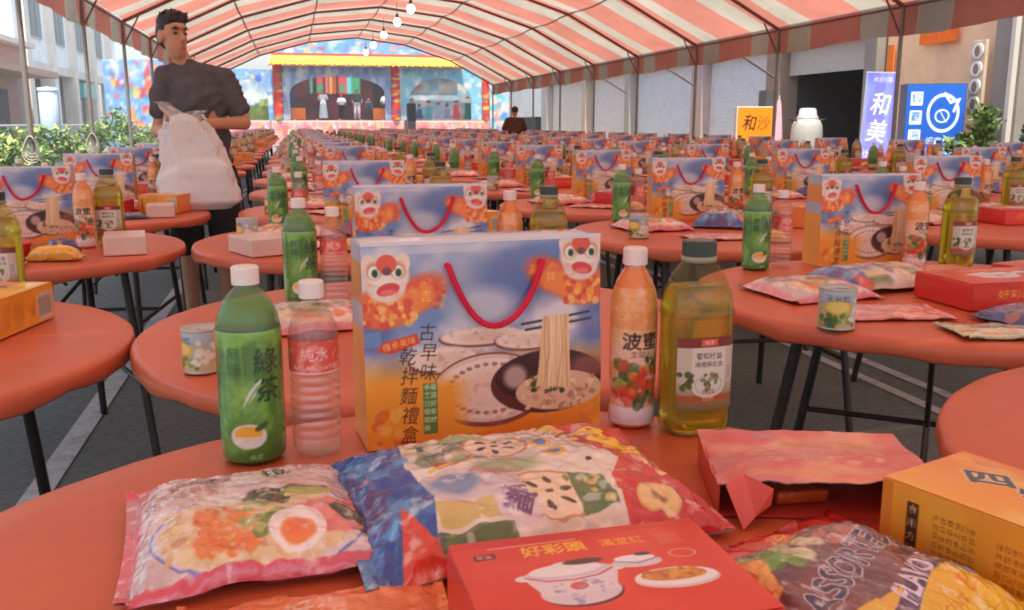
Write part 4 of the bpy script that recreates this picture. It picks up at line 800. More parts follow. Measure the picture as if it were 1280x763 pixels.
def pink_art(step):
    c = Canvas(290, 285, step, (228, 120, 134)); c.noise(5, 2, (240, 160, 165), .45, .68, .8)
    c.poly([(14, 18), (30, 250), (262, 258), (276, 22)], (220, 190, 186)); c.noise(6, 12, (236, 220, 216), .45, .7, .9, ((c.X > 20) & (c.X < 270) & (c.Y > 20) & (c.Y < 230)) * 1.); c.noise(8, 15, (190, 160, 160), .52, .7, .6)
    c.ell(150, 92, 116, 76, (120, 120, 190)); c.ell(150, 92, 113, 73, (226, 206, 196))
    for k, ch in enumerate('鍋燒意麵'): c.text(ch, 64 + k * 17, 212 + k * 3, 22, (96, 60, 62), 12)
    c.text('日式豚骨', 60, 186, 18, (120, 80, 80), 16); c.text('拉', 178, 222, 34, (60, 44, 50), 8, .03); c.text('麵風味', 226, 224, 16, (150, 90, 60), 4); c.blobs(20, 33, [(190, 110, 96), (170, 90, 84)], 40, 150, 110, 205, 3, 7, .5)
    c.ell(148, 90, 104, 66, (230, 196, 150)); c.blobs(120, 4, [(238, 214, 170), (214, 176, 122), (226, 196, 150), (200, 150, 110)], 50, 40, 150, 140, 4, 10, .85, .25)
    c.blobs(36, 9, [(236, 130, 60), (242, 160, 90), (228, 110, 50)], 84, 50, 138, 136, 6, 15, .9); c.blobs(26, 6, [(150, 166, 70), (110, 136, 52), (180, 186, 100)], 132, 70, 176, 156, 5, 11, .9, .4); c.blobs(10, 7, [(92, 70, 44), (66, 56, 38)], 140, 132, 178, 166, 6, 13, .9, .5); c.ell(158, 160, 20, 10, (98, 70, 56)); c.ell(206, 158, 26, 12, (120, 86, 84), 1, None, -12); c.ell(208, 150, 28, 10, (170, 180, 84), 1, None, -12)
    c.ell(228, 96, 44, 36, (232, 130, 122), .95, .15); c.blobs(14, 17, [(240, 160, 150), (220, 104, 96)], 200, 66, 262, 128, 5, 12, .7); c.ell(252, 96, 30, 15, (62, 66, 40), 1, None, -30); c.ell(252, 100, 22, 8, (96, 96, 56), .8, .4, -30); c.ell(268, 62, 16, 12, (90, 72, 50), .9, .4)
    c.ell(186, 78, 31, 36, (240, 222, 214)); c.ell(186, 72, 30, 32, (246, 230, 222)); c.ell(186, 70, 19, 21, (236, 130, 64), 1, .25); c.ell(184, 72, 11, 13, (240, 110, 56), .8, .6)
    c.ell(112, 160, 26, 16, (240, 232, 226), .9, .4); c.rect(0, 0, 290, 33, (222, 84, 100)); c.rect(0, 262, 290, 285, (226, 76, 104)); c.noise(24, 21, (250, 235, 235), .6, .74, .5)
    return c.out()
PA = pink_art(1.3); PA = PA[int(.085 * len(PA)):]
PINK = Proto('noodle_bag', 'bag', [('noodle_bag', pillow(.29, .25, .034, PA, 3, .0035, (226, 110, 124), 'noodle_bag'), [])])
PINK_FAR = Proto('noodle_bag', 'bag', [('noodle_bag', pillow(.29, .25, .034, resamp(PA, 34, 40), 3, .002, (226, 110, 124), 'noodle_bag'), [])])
def white_art(step):
    c = Canvas(430, 310, step, (226, 206, 186)); c.noise(5, 3, (240, 226, 210), .4, .7, .8)
    # red end with yellow lettering and bowl
    c.poly([(278, 310), (430, 310), (430, 0), (300, 0), (312, 90), (342, 130), (306, 200)], (212, 62, 46)); c.poly([(280, 310), (298, 310), (318, 200), (306, 190)], (240, 190, 90)); c.noise(5, 8, (226, 96, 66), .5, .7, .6, (c.X > 330) * 1.)
    for k, (ch, yy) in enumerate((('肉', 214), ('骨', 186), ('茶', 160))): c.text(ch, 340 + k * 14, yy, 46, (248, 196, 44), -62, .045)
    c.ell(400, 112, 28, 40, (240, 200, 110)); c.ell(400, 112, 23, 34, (214, 110, 84)); c.blobs(18, 5, [(240, 190, 170), (190, 80, 60)], 386, 90, 414, 134, 5, 9)
    c.poly([(300, 0), (430, 0), (430, 80), (330, 86)], (206, 44, 48)); c.ell(352, 44, 27, 25, (226, 172, 100)); c.ell(352, 44, 24, 22, (240, 196, 130)); c.ell(352, 44, 9, 9, (130, 76, 60), 1, .5); c.ell(286, 74, 22, 14, (214, 186, 150), 1, None, 40); c.ell(290, 76, 12, 8, (104, 92, 70), 1, None, 40)
    # front print: seeded cookies, green and red ribbons
    c.poly([(96, 232), (130, 262), (210, 258), (180, 226)], (170, 186, 120)); c.rect(112, 226, 186, 240, (86, 84, 84)); c.poly([(112, 170), (212, 200), (214, 182), (118, 150)], (196, 76, 56)); c.line([(108, 150), (200, 186)], 5, (230, 190, 70)); c.line([(116, 200), (178, 216)], 12, (110, 100, 70), .8); c.blobs(24, 14, [(150, 170, 120), (200, 190, 140), (90, 110, 80)], 104, 176, 200, 240, 6, 15, .7, .35)
    for x, y, r in ((206, 208, 38), (226, 74, 46)):
        c.ell(x, y, r * 1.12, r * 1.02, (206, 140, 96)); c.ell(x, y, r, r * .93, (242, 212, 176))
        for a in range(6):
            q = R(a * 60 + 15); c.ell(x + r * .52 * math.cos(q), y + r * .52 * math.sin(q), 9 * r / 46, 4.4 * r / 46, (58, 42, 40), 1, None, a * 60 + 30)
        c.ell(x, y, 5, 4, (90, 60, 50))
    for x, y in ((256, 226), (262, 196), (268, 164)): c.ell(x, y, 15, 13, (238, 180, 70)); c.ell(x, y, 8.5, 8, (84, 124, 190))
    c.ell(140, 110, 62, 40, (214, 196, 196)); c.ell(126, 112, 30, 22, (120, 142, 176), .9, .4); c.poly([(150, 142), (206, 150), (216, 126), (176, 116)], (214, 110, 100), .8); c.ell(200, 144, 40, 20, (160, 176, 124), .8, .5); c.rect(92, 40, 160, 76, (214, 184, 110)); c.rect(84, 6, 170, 34, (96, 116, 60)); c.poly([(262, 110), (300, 96), (300, 40), (254, 34)], (92, 120, 70)); c.blobs(12, 18, [(226, 190, 110), (110, 130, 70)], 256, 40, 300, 100, 4, 9)
    c.vtext('麵', 186, 70, 34, 20, (110, 70, 110), bold=.03); c.ell(184, 56, 26, 30, (226, 206, 222), .6, .4); c.text('麵', 186, 62, 34, (110, 70, 110), -30, .03)
    c.text('6', 306, 222, 46, (140, 60, 60), -28, .01, 1, .2); c.text('The', 288, 240, 20, (130, 76, 70), -28); c.text('入', 320, 196, 24, (140, 70, 66), -28); c.line([(296, 236), (300, 178)], 1.5, (150, 90, 84)); c.ell(300, 130, 4, 4, (30, 26, 30))
    # blue end
    c.poly([(0, 0), (78, 0), (96, 90), (84, 180), (104, 310), (0, 310)], (26, 72, 146)); c.noise(10, 31, (90, 160, 210), .54, .68, .85, (c.X < 92) * 1.); c.noise(7, 32, (22, 46, 110), .5, .68, .9, (c.X < 92) * 1.); c.noise(14, 37, (110, 40, 90), .56, .7, .7, (c.X < 60) * 1.)
    c.poly([(40, 0), (58, 90), (92, 0)], (218, 62, 44)); c.noise(22, 41, (255, 250, 245), .62, .74, .5); return c.out()
WA = white_art(1.5)
WBAG = Proto('snack_bag', 'bag', [('snack_bag', pillow(.43, .27, .043, WA, 11, .007, (206, 190, 180), 'snack_bag', .010, .014, pinch=.03, k=.42), [])])
WBAG_FAR = Proto('snack_bag', 'bag', [('snack_bag', pillow(.36, .22, .045, resamp(WA, 30, 44), 11, .003, (206, 190, 180), 'snack_bag', .008, .014), [])])
def assort_art(step):
    c = Canvas(300, 200, step, (104, 66, 74)); c.noise(5, 3, (140, 84, 80), .45, .7, .8); c.rect(0, 0, 300, 58, (236, 178, 40)); c.noise(6, 9, (246, 206, 70), .5, .7, .7, (c.Y < 58) * 1.)
    c.blobs(12, 3, [(112, 160, 70), (140, 184, 90), (86, 136, 60)], 40, 130, 90, 178, 10, 18); c.blobs(8, 4, [(232, 140, 60), (240, 170, 80)], 14, 116, 52, 160, 9, 16); c.blobs(9, 5, [(214, 206, 160), (196, 190, 140)], 96, 140, 160, 172, 9, 16); c.ell(84, 186, 26, 10, (176, 160, 180), 1, None, 0, .25); c.ell(140, 186, 30, 12, (214, 160, 110)); c.blobs(20, 7, [(150, 90, 84), (190, 110, 90), (130, 100, 100)], 160, 120, 290, 196, 6, 16, .8)
    c.text('ASSORTED', 140, 106, 42, (206, 196, 206), 13, .075, 1.1, .1); c.text('ASSORTED', 140, 106, 42, (70, 62, 88), 13, .03, 1.1, .1)
    c.poly([(70, 34), (250, 92), (300, 96), (300, 70), (200, 58), (110, 30)], (70, 48, 92)); c.text('FLAVORS', 186, 64, 32, (226, 206, 222), 15, .03); c.text('JELLY', 236, 36, 22, (232, 120, 40), 10, .01); c.text('CHOCOLATE', 150, 16, 17, (214, 120, 40), 6, .01)
    c.ell(262, 50, 22, 10, (120, 150, 190), 1, None, -14); c.ell(270, 48, 12, 6, (150, 120, 190), .8, .5); c.noise(26, 21, (250, 240, 240), .6, .74, .55); return c.out()
AA = assort_art(1.2)
ASS = Proto('candy_bag', 'bag', [('candy_bag', pillow(.30, .20, .034, AA, 17, .0045, (190, 160, 120), 'candy_bag', .008, pinch=.04), [])])
def flat_art(step, base, seed, txt, tc):
    c = Canvas(220, 150, step, base); c.noise(5, seed, tuple(min(255, k + 26) for k in base), .45, .7, .8); c.blobs(12, seed, [tuple(max(0, k - 40) for k in base), (240, 190, 120), (226, 120, 80)], 20, 20, 200, 90, 6, 20, .6); c.text(txt, 110, 116, 26, tc, 0, .02); c.rect(0, 0, 220, 8, tuple(max(0, k - 30) for k in base)); c.rect(0, 142, 220, 150, tuple(max(0, k - 30) for k in base)); return c.out()
def pouch(name, base, seed, txt, tc, W=.22, H=.15, T=.012, step=2.4): return Proto(name, 'packet', [(name, pillow(W, H, T, flat_art(step, base, seed, txt, tc), seed, .002, base, name, .004, .01), [])])
P_OR = pouch('orange_packet', (232, 120, 60), 4, '好禮', (250, 200, 190), .27, .2); P_RED = pouch('red_packet', (206, 48, 40), 5, '福', (250, 190, 70), .30, .22, .014)
P_BLUE = pouch('blue_packet', (52, 62, 118), 6, '海苔', (220, 214, 226), .2, .13, .02); P_GRN = pouch('pale_packet', (190, 186, 150), 7, '茶包', (110, 120, 80), .22, .14, .006); P_YEL = pouch('yellow_packet', (240, 176, 50), 8, '香', (200, 60, 40), .17, .07, .03); P_PNK = pouch('pink_packet', (236, 150, 140), 9, '喜', (220, 80, 90), .24, .16, .008)

# ---- torn-open flat red carton (top panel, side, bent flaps, dark hollow inside)
def torn():
    W, H, T = .27, .20, .042; n = 30; cr = lambda ny, nx: .016 * (fnoise(ny, nx, 5, 23, 3) - .5) + .008 * (np.abs(fnoise(ny, nx, 9, 29, 2) - .5))
    c = Canvas(270, 200, 2, (222, 112, 104)); c.noise(4, 3, (240, 168, 134), .45, .68, .9); c.noise(6, 7, (206, 130, 140), .52, .7, .6); c.ell(60, 170, 40, 22, (222, 96, 96), .8, .6); c.ell(90, 180, 18, 8, (170, 150, 160), .7, .5); c.text('喜宴好禮', 160, 140, 30, (216, 150, 80), 0, .02); c.blobs(40, 3, [(222, 150, 96), (206, 110, 90), (240, 190, 140)], 60, 50, 230, 110, 3, 10, .6, .3); c.rect(40, 20, 240, 40, (226, 170, 120), .5)
    a = c.out(); ny, nx = a.shape[:2]; U, V = np.meshgrid(np.linspace(-.5, .5, nx), np.linspace(0, 1, ny))
    rag = .010 * (fnoise(1, nx, 9, 3) - .5)[0]
    P = np.stack([U * W, (V - .5) * H + rag[None] * (1 - V) ** 6, T + .006 * np.sin(U * 5 + 1) * (1 - V) + .003 * np.sin(V * 6) + cr(ny, nx) * (1 - V * .6)], -1)
    top = MB().grid(P, a); Q = P.copy(); Q[..., 2] -= .0012; top.grid(Q, K(206, 176, 150), True, flip=True)
    body = MB().box((0, 0, .0015), (W - .004, H - .004, .003), K(190, 60, 44)).box((0, H / 2 - .003, T / 2), (W - .004, .002, T - .006), K(206, 70, 54)).box((-W / 2 + .003, 0, T / 2), (.002, H - .008, T - .006), K(206, 70, 54)).box((W / 2 - .003, 0, T / 2), (.002, H - .008, T - .006), K(206, 70, 54))
    def flap(p, col):   # folded card piece with thickness
        p = np.array(p, float); nrm = np.cross(p[1] - p[0], p[2] - p[0]); nrm /= np.linalg.norm(nrm); k = len(p); q = p + nrm * .0014
        return MB().add(np.vstack([p, q]), [tuple(range(k))[::-1], tuple(range(k, 2 * k))] + [(i, (i + 1) % k, k + (i + 1) % k, k + i) for i in range(k)], K(*col))
    f1 = flap([(-.125, -.102, T - .004), (-.104, -.100, T + .010), (-.092, -.126, .012), (-.108, -.138, .0)], (226, 92, 78)); f2 = flap([(-.104, -.100, T + .010), (-.068, -.103, T - .006), (-.072, -.112, .02), (-.092, -.126, .012)], (212, 74, 60)); f3 = flap([(-.02, -.1, .003), (.12, -.1, .003), (.11, -.15, .006), (0, -.145, .009)], (176, 52, 40))
    ins = MB().bbox((-.035, -.015, .012), (.07, .10, .016), K(190, 84, 34), .006, 0, .25)
    return Proto('torn_carton', 'carton', [('lid_panel', top.mesh('lid_panel', 'card'), []), ('tray', body.mesh('tray', 'card'), []), ('flap', f1.mesh('flap', 'card'), []), ('flap', f2.mesh('flap', 'card'), []), ('flap', f3.mesh('flap', 'card'), []), ('inner_packet', ins.mesh('inner_packet', 'film'), [])])
TORN = torn()
# ============================================================ PLACEMENT
def put(pr, label, x, y, z=TZ + .002, rz=0, group=None, s=(1, 1, 1), tilt=(0, 0)):
    o = pr.put(label, (x, y, z), rz, group, 1, tilt); o.scale = s; return o
ZT_ = TZ + .0022
# the table with the big spread
T0 = 'with the big snack bag, torn carton and yellow carton'
TABLE.put('round red table carrying the pink noodle bag, torn carton and yellow carton', (.158, .713, 0), .5)
put(CARTON[0], 'lion dance noodle gift carton standing behind the white and blue snack bag', .233, 1.198, ZT_, .095)
put(GREEN, 'green tea bottle standing behind the pink noodle bag', -.064, 1.152, ZT_, .1)
put(WATER, 'clear water bottle between green tea and gift carton behind pink noodle bag', .014, 1.152, ZT_)
put(JUICE, 'orange vegetable juice bottle between gift carton and oil bottle beside torn carton', .447, 1.17, ZT_, -.05)
put(OIL, 'golden cooking oil bottle standing behind the torn red carton', .522, 1.13, ZT_, .06)
put(P_OR, 'flat orange packet tucked under the pink noodle bag', .005, .675, ZT_, .06, s=(.85, 1, 1))
put(PINK, 'puffy pink noodle bag printed with half an egg', -.056, .912, TZ + .0075, .12, s=(.88, 1.03, 1.05))
put(P_PNK, 'flat pink packet under the snack bag', .23, .92, ZT_, .2)
put(WBAG, 'big white and red snack bag with crinkled blue end', .215, .905, TZ + .016, .13, s=(.89, .98, 1.08), tilt=(.07, 0))
put(RED, 'red carton with white soup tureen picture before the snack bag', .226, .640, ZT_, .025, s=(.90, 1.0, 1))
put(P_RED, 'flat red packet under the assorted flavors candy bag', .46, .705, ZT_, .32, s=(.78, .8, 1))
put(ASS, 'shiny candy bag lettered assorted flavors leaning by yellow carton', .452, .632, TZ + .018, .38, s=(.70, .95, 1))
put(TORN, 'torn open flat red carton with bent flaps', .562, .895, ZT_, -.30, s=(.88, .85, .95))
put(YEL, 'yellow orange carton with dark brushed characters and barcode', .655, .60, ZT_, R(-71), s=(1, .75, .97))
# table behind it
TABLE.put('round red table behind the big spread with a second lion carton', (.275, 1.9, 0), .2)
A = ' on the table between the big spread and the next carton row'
put(CARTON[1], 'lion dance gift carton seen just above the big spread carton', .298, 2.27, ZT_, .03)
put(GREEN, 'green tea bottle beside the small food can and pink bag edge', .005, 2.2, ZT_, .2)
put(WATER, 'clear water bottle just left of the second lion carton', .082, 2.19, ZT_)
put(JUICE, 'orange juice bottle right of the second lion carton', .525, 2.26, ZT_)
put(OIL, 'cooking oil bottle whose cap shows just above the big spread carton', .615, 2.22, ZT_)
put(CAN, 'small corn can on table edge behind the big green tea bottle', -.167, 1.60, ZT_, .4, s=(.84, .84, .88))
put(PINK_FAR, 'pink noodle bag lying behind the big water bottle', .03, 1.96, ZT_, .15, s=(.85, 1, 1))
put(WBAG_FAR, 'blue and white snack bag half hidden behind the big lion carton', .30, 1.93, ZT_, .1)
put(RED_FAR, 'red carton hidden behind the big lion carton', .34, 1.68, ZT_, .05)
# right table
TABLE.put('round red table with open packets, corn can and red carton on the right', (1.56, 1.965, 0), .9)
put(CARTON[1], 'lion carton behind the corn can and red carton on the packet strewn table', 1.655, 2.45, ZT_, -.02)
put(GREEN, 'green tea bottle at left rim of the packet strewn table', 1.29, 2.41, ZT_)
put(WATER, 'clear water bottle next to green tea on the packet strewn table', 1.385, 2.44, ZT_)
put(JUICE, 'juice bottle before the lion carton on the packet strewn table', 1.755, 2.33, ZT_)
put(OIL, 'cooking oil bottle behind red carton on the packet strewn table', 1.89, 2.32, ZT_)
put(CAN, 'corn can standing before pink bag on the packet strewn table', 1.075, 1.655, ZT_, 1.0)
put(PINK_FAR, 'pink noodle bag behind the corn can with egg picture', 1.23, 2.02, ZT_, .1, s=(.9, 1, 1))
put(WBAG_FAR, 'blue ended snack bag between pink bag and red carton', 1.46, 2.08, TZ + .01, .15)
put(RED, 'red carton lying on the packet strewn table beside corn can', 1.64, 1.83, ZT_, .0, s=(1.45, 1.2, 1))
put(P_PNK, 'flat pink packet between corn can and red carton', 1.27, 1.75, ZT_, -.2)
put(P_GRN, 'flat pale green packet at the rim of packet strewn table', 1.37, 1.53, ZT_, -.25)
put(P_BLUE, 'dark blue packet beside the red carton at table rim', 1.52, 1.63, ZT_, .2, s=(1.1, 1, 1.3))
put(RED, 'second red carton lying behind the first on the packet strewn table', 1.93, 1.98, ZT_, .25, s=(1.2, 1.1, .9))
put(TORN, 'pale opened carton lying behind the red carton on the right table', 1.66, 2.09, TZ + .004, .1, s=(.9, .8, .7))
TABLE.put('bare round red table edge beside the yellow carton', (1.365, .735, 0), .3)
# left table
TABLE.put('round red table holding only oil bottle and orange carton', (-.93, 1.888, 0), .1)
put(OIL, 'cooking oil bottle beside the orange carton at aisle', -.672, 2.33, ZT_)
put(ORC, 'orange carton at the aisle edge beside the lone oil bottle', -.625, 2.03, ZT_, 1.35, s=(1.3, 1.2, 1.1))
put(GREEN, 'green tea bottle left of the aisle oil bottle', -1.23, 2.28, ZT_); put(CARTON[1], 'lion carton on the aisle table with orange carton', -1.02, 2.34, ZT_)
# left table two
TABLE.put('round red table with white carton, yellow packet and red tub', (-.985, 3.38, 0), .4)
put(CARTON[1], 'lion carton behind the yellow packet and red tub', -.925, 3.55, ZT_, .02)
put(JUICE, 'juice bottle beside lion carton and oil on white carton table', -.70, 3.37, ZT_); put(OIL, 'cooking oil bottle between juice and white carton', -.63, 3.43, ZT_)
put(GREEN, 'green tea bottle left of the yellow packet table carton', -1.25, 3.8, ZT_); put(WHT, 'white carton at table rim beside the yellow packet', -.55, 3.21, ZT_, .15, s=(.85, .9, 1.1))
put(P_YEL, 'yellow packet lying between red tub and white carton', -.73, 3.06, ZT_, -.12, s=(1, 1, 1.4)); put(P_BLUE, 'small blue packet propped behind yellow packet', -.74, 3.20, ZT_, .5, s=(.5, .6, 2.2)); put(P_GRN, 'pale flat packet at rim before the red tub', -.86, 2.93, ZT_, .1, s=(.7, .7, 1))
tub = thing('red_tub', 'small red plastic tub on white carton table', 'tub', (-.86, 3.08, ZT_)); obj('tub', MB().lathe([(0, 0), (.05, 0), (.062, .055), (.064, .055), (.06, .052), (0, .05)], 24, K(222, 60, 44)), 'plastic', tub); obj('lid', MB().lathe([(.066, .054), (.066, .06), (0, .061)], 24, K(226, 90, 70)), 'plastic', tub)
put(WHT, 'white carton lying behind juice bottle of the white carton table', -1.05, 3.2, ZT_, .3, s=(1, .8, .5))
# generic rows
CAM = np.array([0, 0, 1.165]); cy_, sy_, cp_, sp__ = math.cos(R(13.204)), math.sin(R(13.204)), math.cos(R(11.142)), math.sin(R(11.142))
def px(x, y, z):
    d = np.array([x, y, z]) - CAM; f_ = d @ np.array([sy_ * cp_, cy_ * cp_, -sp__]); r_ = d @ np.array([cy_, -sy_, 0])
    return 640 + 1150 * r_ / max(f_, .05)
rg = random.Random(5)
cols_ = [-1.0, .31, 1.62, 2.92, 4.22, 5.52]; rows_ = [.62, 1.93, 3.31] + [4.61 + 1.30 * k for k in range(21)]
done = {(0, 1), (0, 2), (1, 0), (1, 1), (2, 0), (2, 1), (0, 0)}
ORD = ['first', 'second', 'third', 'fourth', 'fifth', 'sixth', 'seventh', 'eighth', 'ninth', 'tenth']
ORD += ['eleventh', 'twelfth', 'thirteenth']
COLN = ['column along left poles', 'second column from left poles', 'third column from left poles', 'third column from right poles', 'second column from right poles', 'column along right poles']
for r_i, ry_ in enumerate(rows_):
    for c_i, cx_ in enumerate(cols_):
        if (c_i, r_i) in done: continue
        x, y = cx_ + rg.uniform(-.02, .02), ry_ + rg.uniform(-.02, .02)
        if c_i == 1 and r_i == 2: x, y = .235, 3.4
        if not -260 < px(x, y, .9) < 1540: continue
        near = r_i < 5
        where = (ORD[r_i - 1] + ' row behind the big spread, ' + COLN[c_i]) if r_i <= 10 else (ORD[23 - r_i] + ' row from the stage, ' + COLN[c_i])
        def lab(noun): return noun + ' in ' + where
        def grp(n_): return n_ + ' laid out in rows'
        (TABLE if r_i < 7 else TABLE_FAR).put(lab('round red table'), (x, y, 0), rg.uniform(-.2, .2), grp('banquet tables'))
        def g(pr, pf, dx, dy, nm, gr, p=1., rz=.06, s=(1, 1, 1), lim=99):
            if r_i > lim or rg.random() > p: return
            j = (.065 if r_i > 4 else .045) if r_i > 2 else .02
            put(pr if near else pf, lab(nm), x + dx + rg.uniform(-j, j), y + dy + rg.uniform(-j, j), ZT_, rg.uniform(-rz, rz) * (3 if rg.random() < .12 else 1), grp(gr), s)
        lod = CARTON[1] if r_i < 3 else (CARTON[2] if r_i < 8 else CARTON_FAR)
        g(lod, lod, .06 if c_i == 1 and r_i == 2 else .04, .41 if c_i == 1 and r_i == 2 else .46, 'lion gift carton', 'gift cartons', .96, .16)
        g(GREEN, GREEN_FAR, -.29, .44, 'green tea bottle', 'tea bottles', .95)
        g(WATER, WATER_FAR, -.2, .42, 'red labelled water bottle', 'water bottles', .95)
        g(JUICE, JUICE_FAR, .27, .44, 'orange juice bottle', 'juice bottles', .9)
        g(OIL, OIL_FAR, .36, .38, 'cooking oil bottle', 'oil bottles', .92)
        g(RED_FAR, RED_FAR, .12, .02, 'red carton', 'red cartons', .95, .4, (1.25, 1.15, 1))
        g(PINK_FAR, PINK_FAR, -.25, .14, 'pink noodle bag', 'noodle bags', .95, .5, (.95, 1, 1.2))
        g(WBAG_FAR, WBAG_FAR, .1, .22, 'blue white snack bag', 'snack bags', .9, .4, (1, 1, 1.3))
        if not (c_i == 1 and r_i == 2): g(CAN, CAN, -.42, -.12, 'small corn can', 'cans', .8, 1)
        g(P_PNK, P_PNK, -.15, -.2, 'flat pink packet', 'flat packets', .8, .8, lim=9)
        g(P_BLUE, P_BLUE, .25, -.2, 'dark blue packet', 'blue packets', .7, .8, lim=9)
        g(ORC, ORC, .40, .08, 'small orange carton', 'orange cartons', .8, .9, (1, 1, 1.2))
        g(WHT, WHT, -.36, -.30, 'pale carton', 'pale cartons', .22, .9)
        g(P_YEL, P_YEL, -.02, -.36, 'yellow packet', 'yellow packets', .6, 1.2, (1, 1, 1.3), lim=12)
put(CAN, 'small can at table rim behind the big green tea cap', -.17, 3.38, ZT_, .4); put(WHT, 'white carton at table rim below the white plastic bag', -.60, 4.46, ZT_, .1, s=(.8, .8, 1))

# ---- signs on the right
def signbox(name, label, x, y, rz, W, z0, z1, D, art, side, m='lightbox', legs=True, lean=0):
    t = thing(name, label, 'sign', (x, y, 0), rz); t.rotation_euler = (0, lean, rz)
    obj('case', MB().bbox((0, D / 2 + .004, (z0 + z1) / 2), (W + .03, D, z1 - z0 + .03), K(*side), .006), 'paintmetal', t)
    a = art.out(); ny, nx = a.shape[:2]; X_, Z_ = np.meshgrid(np.linspace(-W / 2, W / 2, nx), np.linspace(z0, z1, ny)); obj('face', MB().grid(np.stack([X_, np.full_like(X_, .0), Z_], -1), a), m, t)
    if legs:
        for s in (-1, 1): obj('leg', MB().box((s * W * .4, D / 2, z0 / 2), (.04, .04, z0), K(90, 90, 92)), 'paintmetal', t)
    return t
c = Canvas(80, 150, 1, (24, 84, 178)); c.vgrad(0, 150, (20, 74, 166), (30, 92, 188))
c.ell(51, 112, 22, 26, (235, 242, 250)); c.ell(51, 112, 18.5, 22, (26, 88, 182)); c.poly([(36, 136), (44, 130), (52, 140), (60, 128), (74, 132), (66, 112)], (235, 242, 250)); c.poly([(42, 132), (52, 134), (60, 124), (68, 127), (62, 110), (50, 120)], (26, 88, 182)); c.ell(50, 108, 10, 9, (235, 242, 250), 1, None, 0, .2); c.line([(46, 116), (56, 100)], 1.2, (235, 242, 250))
for k, ch in enumerate('蝦霸海產'): c.rect(6, 122 - k * 25, 22, 140 - k * 25, (228, 238, 250)); c.text(ch, 14, 131 - k * 25, 14, (24, 84, 178))
c.text('蝦霸食堂', 52, 74, 11, (240, 245, 252)); c.text('海產餐廳', 52, 60, 11, (240, 245, 252)); c.rect(30, 20, 74, 44, (36, 100, 196))
signbox('blue_sign', 'blue standing light box sign with white round logo', 8.42, 11.0, R(-22), .74, .2, 1.68, .34, c, (70, 84, 104))
c = Canvas(52, 150, 1, (120, 120, 226)); c.vgrad(0, 150, (150, 140, 232), (104, 112, 220)); c.noise(4, 3, (150, 170, 240), .45, .7, .7); c.text('和', 28, 104, 34, (240, 244, 255), -4, .01, 1, .15); c.text('美', 25, 66, 34, (240, 244, 255), -4, .01, 1, .15); c.text('歡迎光臨', 28, 140, 8, (245, 215, 240)); c.text('社區', 16, 36, 12, (230, 236, 252)); c.poly([(40, 0), (52, 0), (52, 60)], (238, 176, 150))
signbox('violet_banner', 'violet upright banner stand with white brushed characters', 8.45, 12.35, R(-20), .43, .35, 1.9, .03, c, (190, 190, 200), 'lightbox', True, .03)
c = Canvas(66, 52, .8, (250, 132, 12)); c.text('和', 22, 28, 24, (60, 36, 20), -6, .02, 1, .15); c.text('沙', 46, 28, 22, (130, 76, 24), -6, .012, 1, .15)
signbox('orange_sign', 'orange lit box sign with dark brushed characters', 8.3, 15.75, R(-16), .68, .8, 1.46, .3, c, (238, 236, 230))
pk = thing('folded_parasol', 'pink folded parasol beside the orange sign', 'parasol', (8.3, 14.95, 0)); pk.scale = (.8, .8, .95)
q = MB(); n_ = 20; zz = np.linspace(.55, 1.66, 12); P = np.zeros((12, n_ + 1, 3))
for j, z in enumerate(zz):
    for i in range(n_ + 1): a = i / n_ * 2 * PI; r = (.03 + .10 * (1 - (z - .55) / 1.11) ** .7) * (1 + .22 * math.cos(5 * a)); P[j, i] = (r * math.cos(a), r * math.sin(a), z)
obj('canopy', q.grid(P, K(244, 178, 190)), 'cloth', pk); obj('shaft', MB().tube([(0, 0, 0), (0, 0, 1.74)], .016, 8, K(220, 215, 212)), 'paintmetal', pk); obj('foot', MB().lathe([(0, .0), (.2, 0), (.2, .05), (.03, .08), (0, .08)], 18, K(120, 118, 116)), 'plaster', pk)
tk = thing('white_barrel', 'white lidded barrel with dark side grips before the garage', 'barrel', (8.75, 14.75, 0)); tk.scale = (.88, .88, .98)
obj('body', MB().lathe([(0, .5), (.26, .5), (.30, .7), (.31, 1.0), (.29, 1.16), (.25, 1.24), (.2, 1.27), (.0, 1.27)], 28, K(176, 176, 170)), 'plastic', tk); obj('lid', MB().lathe([(.21, 1.265), (.215, 1.3), (.18, 1.33), (.16, 1.44), (.13, 1.46), (0, 1.465)], 28, K(186, 186, 180)), 'plastic', tk)
for s in (-1, 1): obj('grip', MB().tube([(s * .26, -.05, 1.24), (s * .36, -.05, 1.27), (s * .36, .05, 1.27), (s * .26, .05, 1.24)], .018, 6, K(56, 54, 52)), 'plastic', tk)
for a in range(4): obj('leg', MB().tube([(.2 * math.cos(a * PI / 2 + .7), .2 * math.sin(a * PI / 2 + .7), .5), (.26 * math.cos(a * PI / 2 + .7), .26 * math.sin(a * PI / 2 + .7), 0)], .02, 6, K(120, 120, 120)), 'metal', tk)

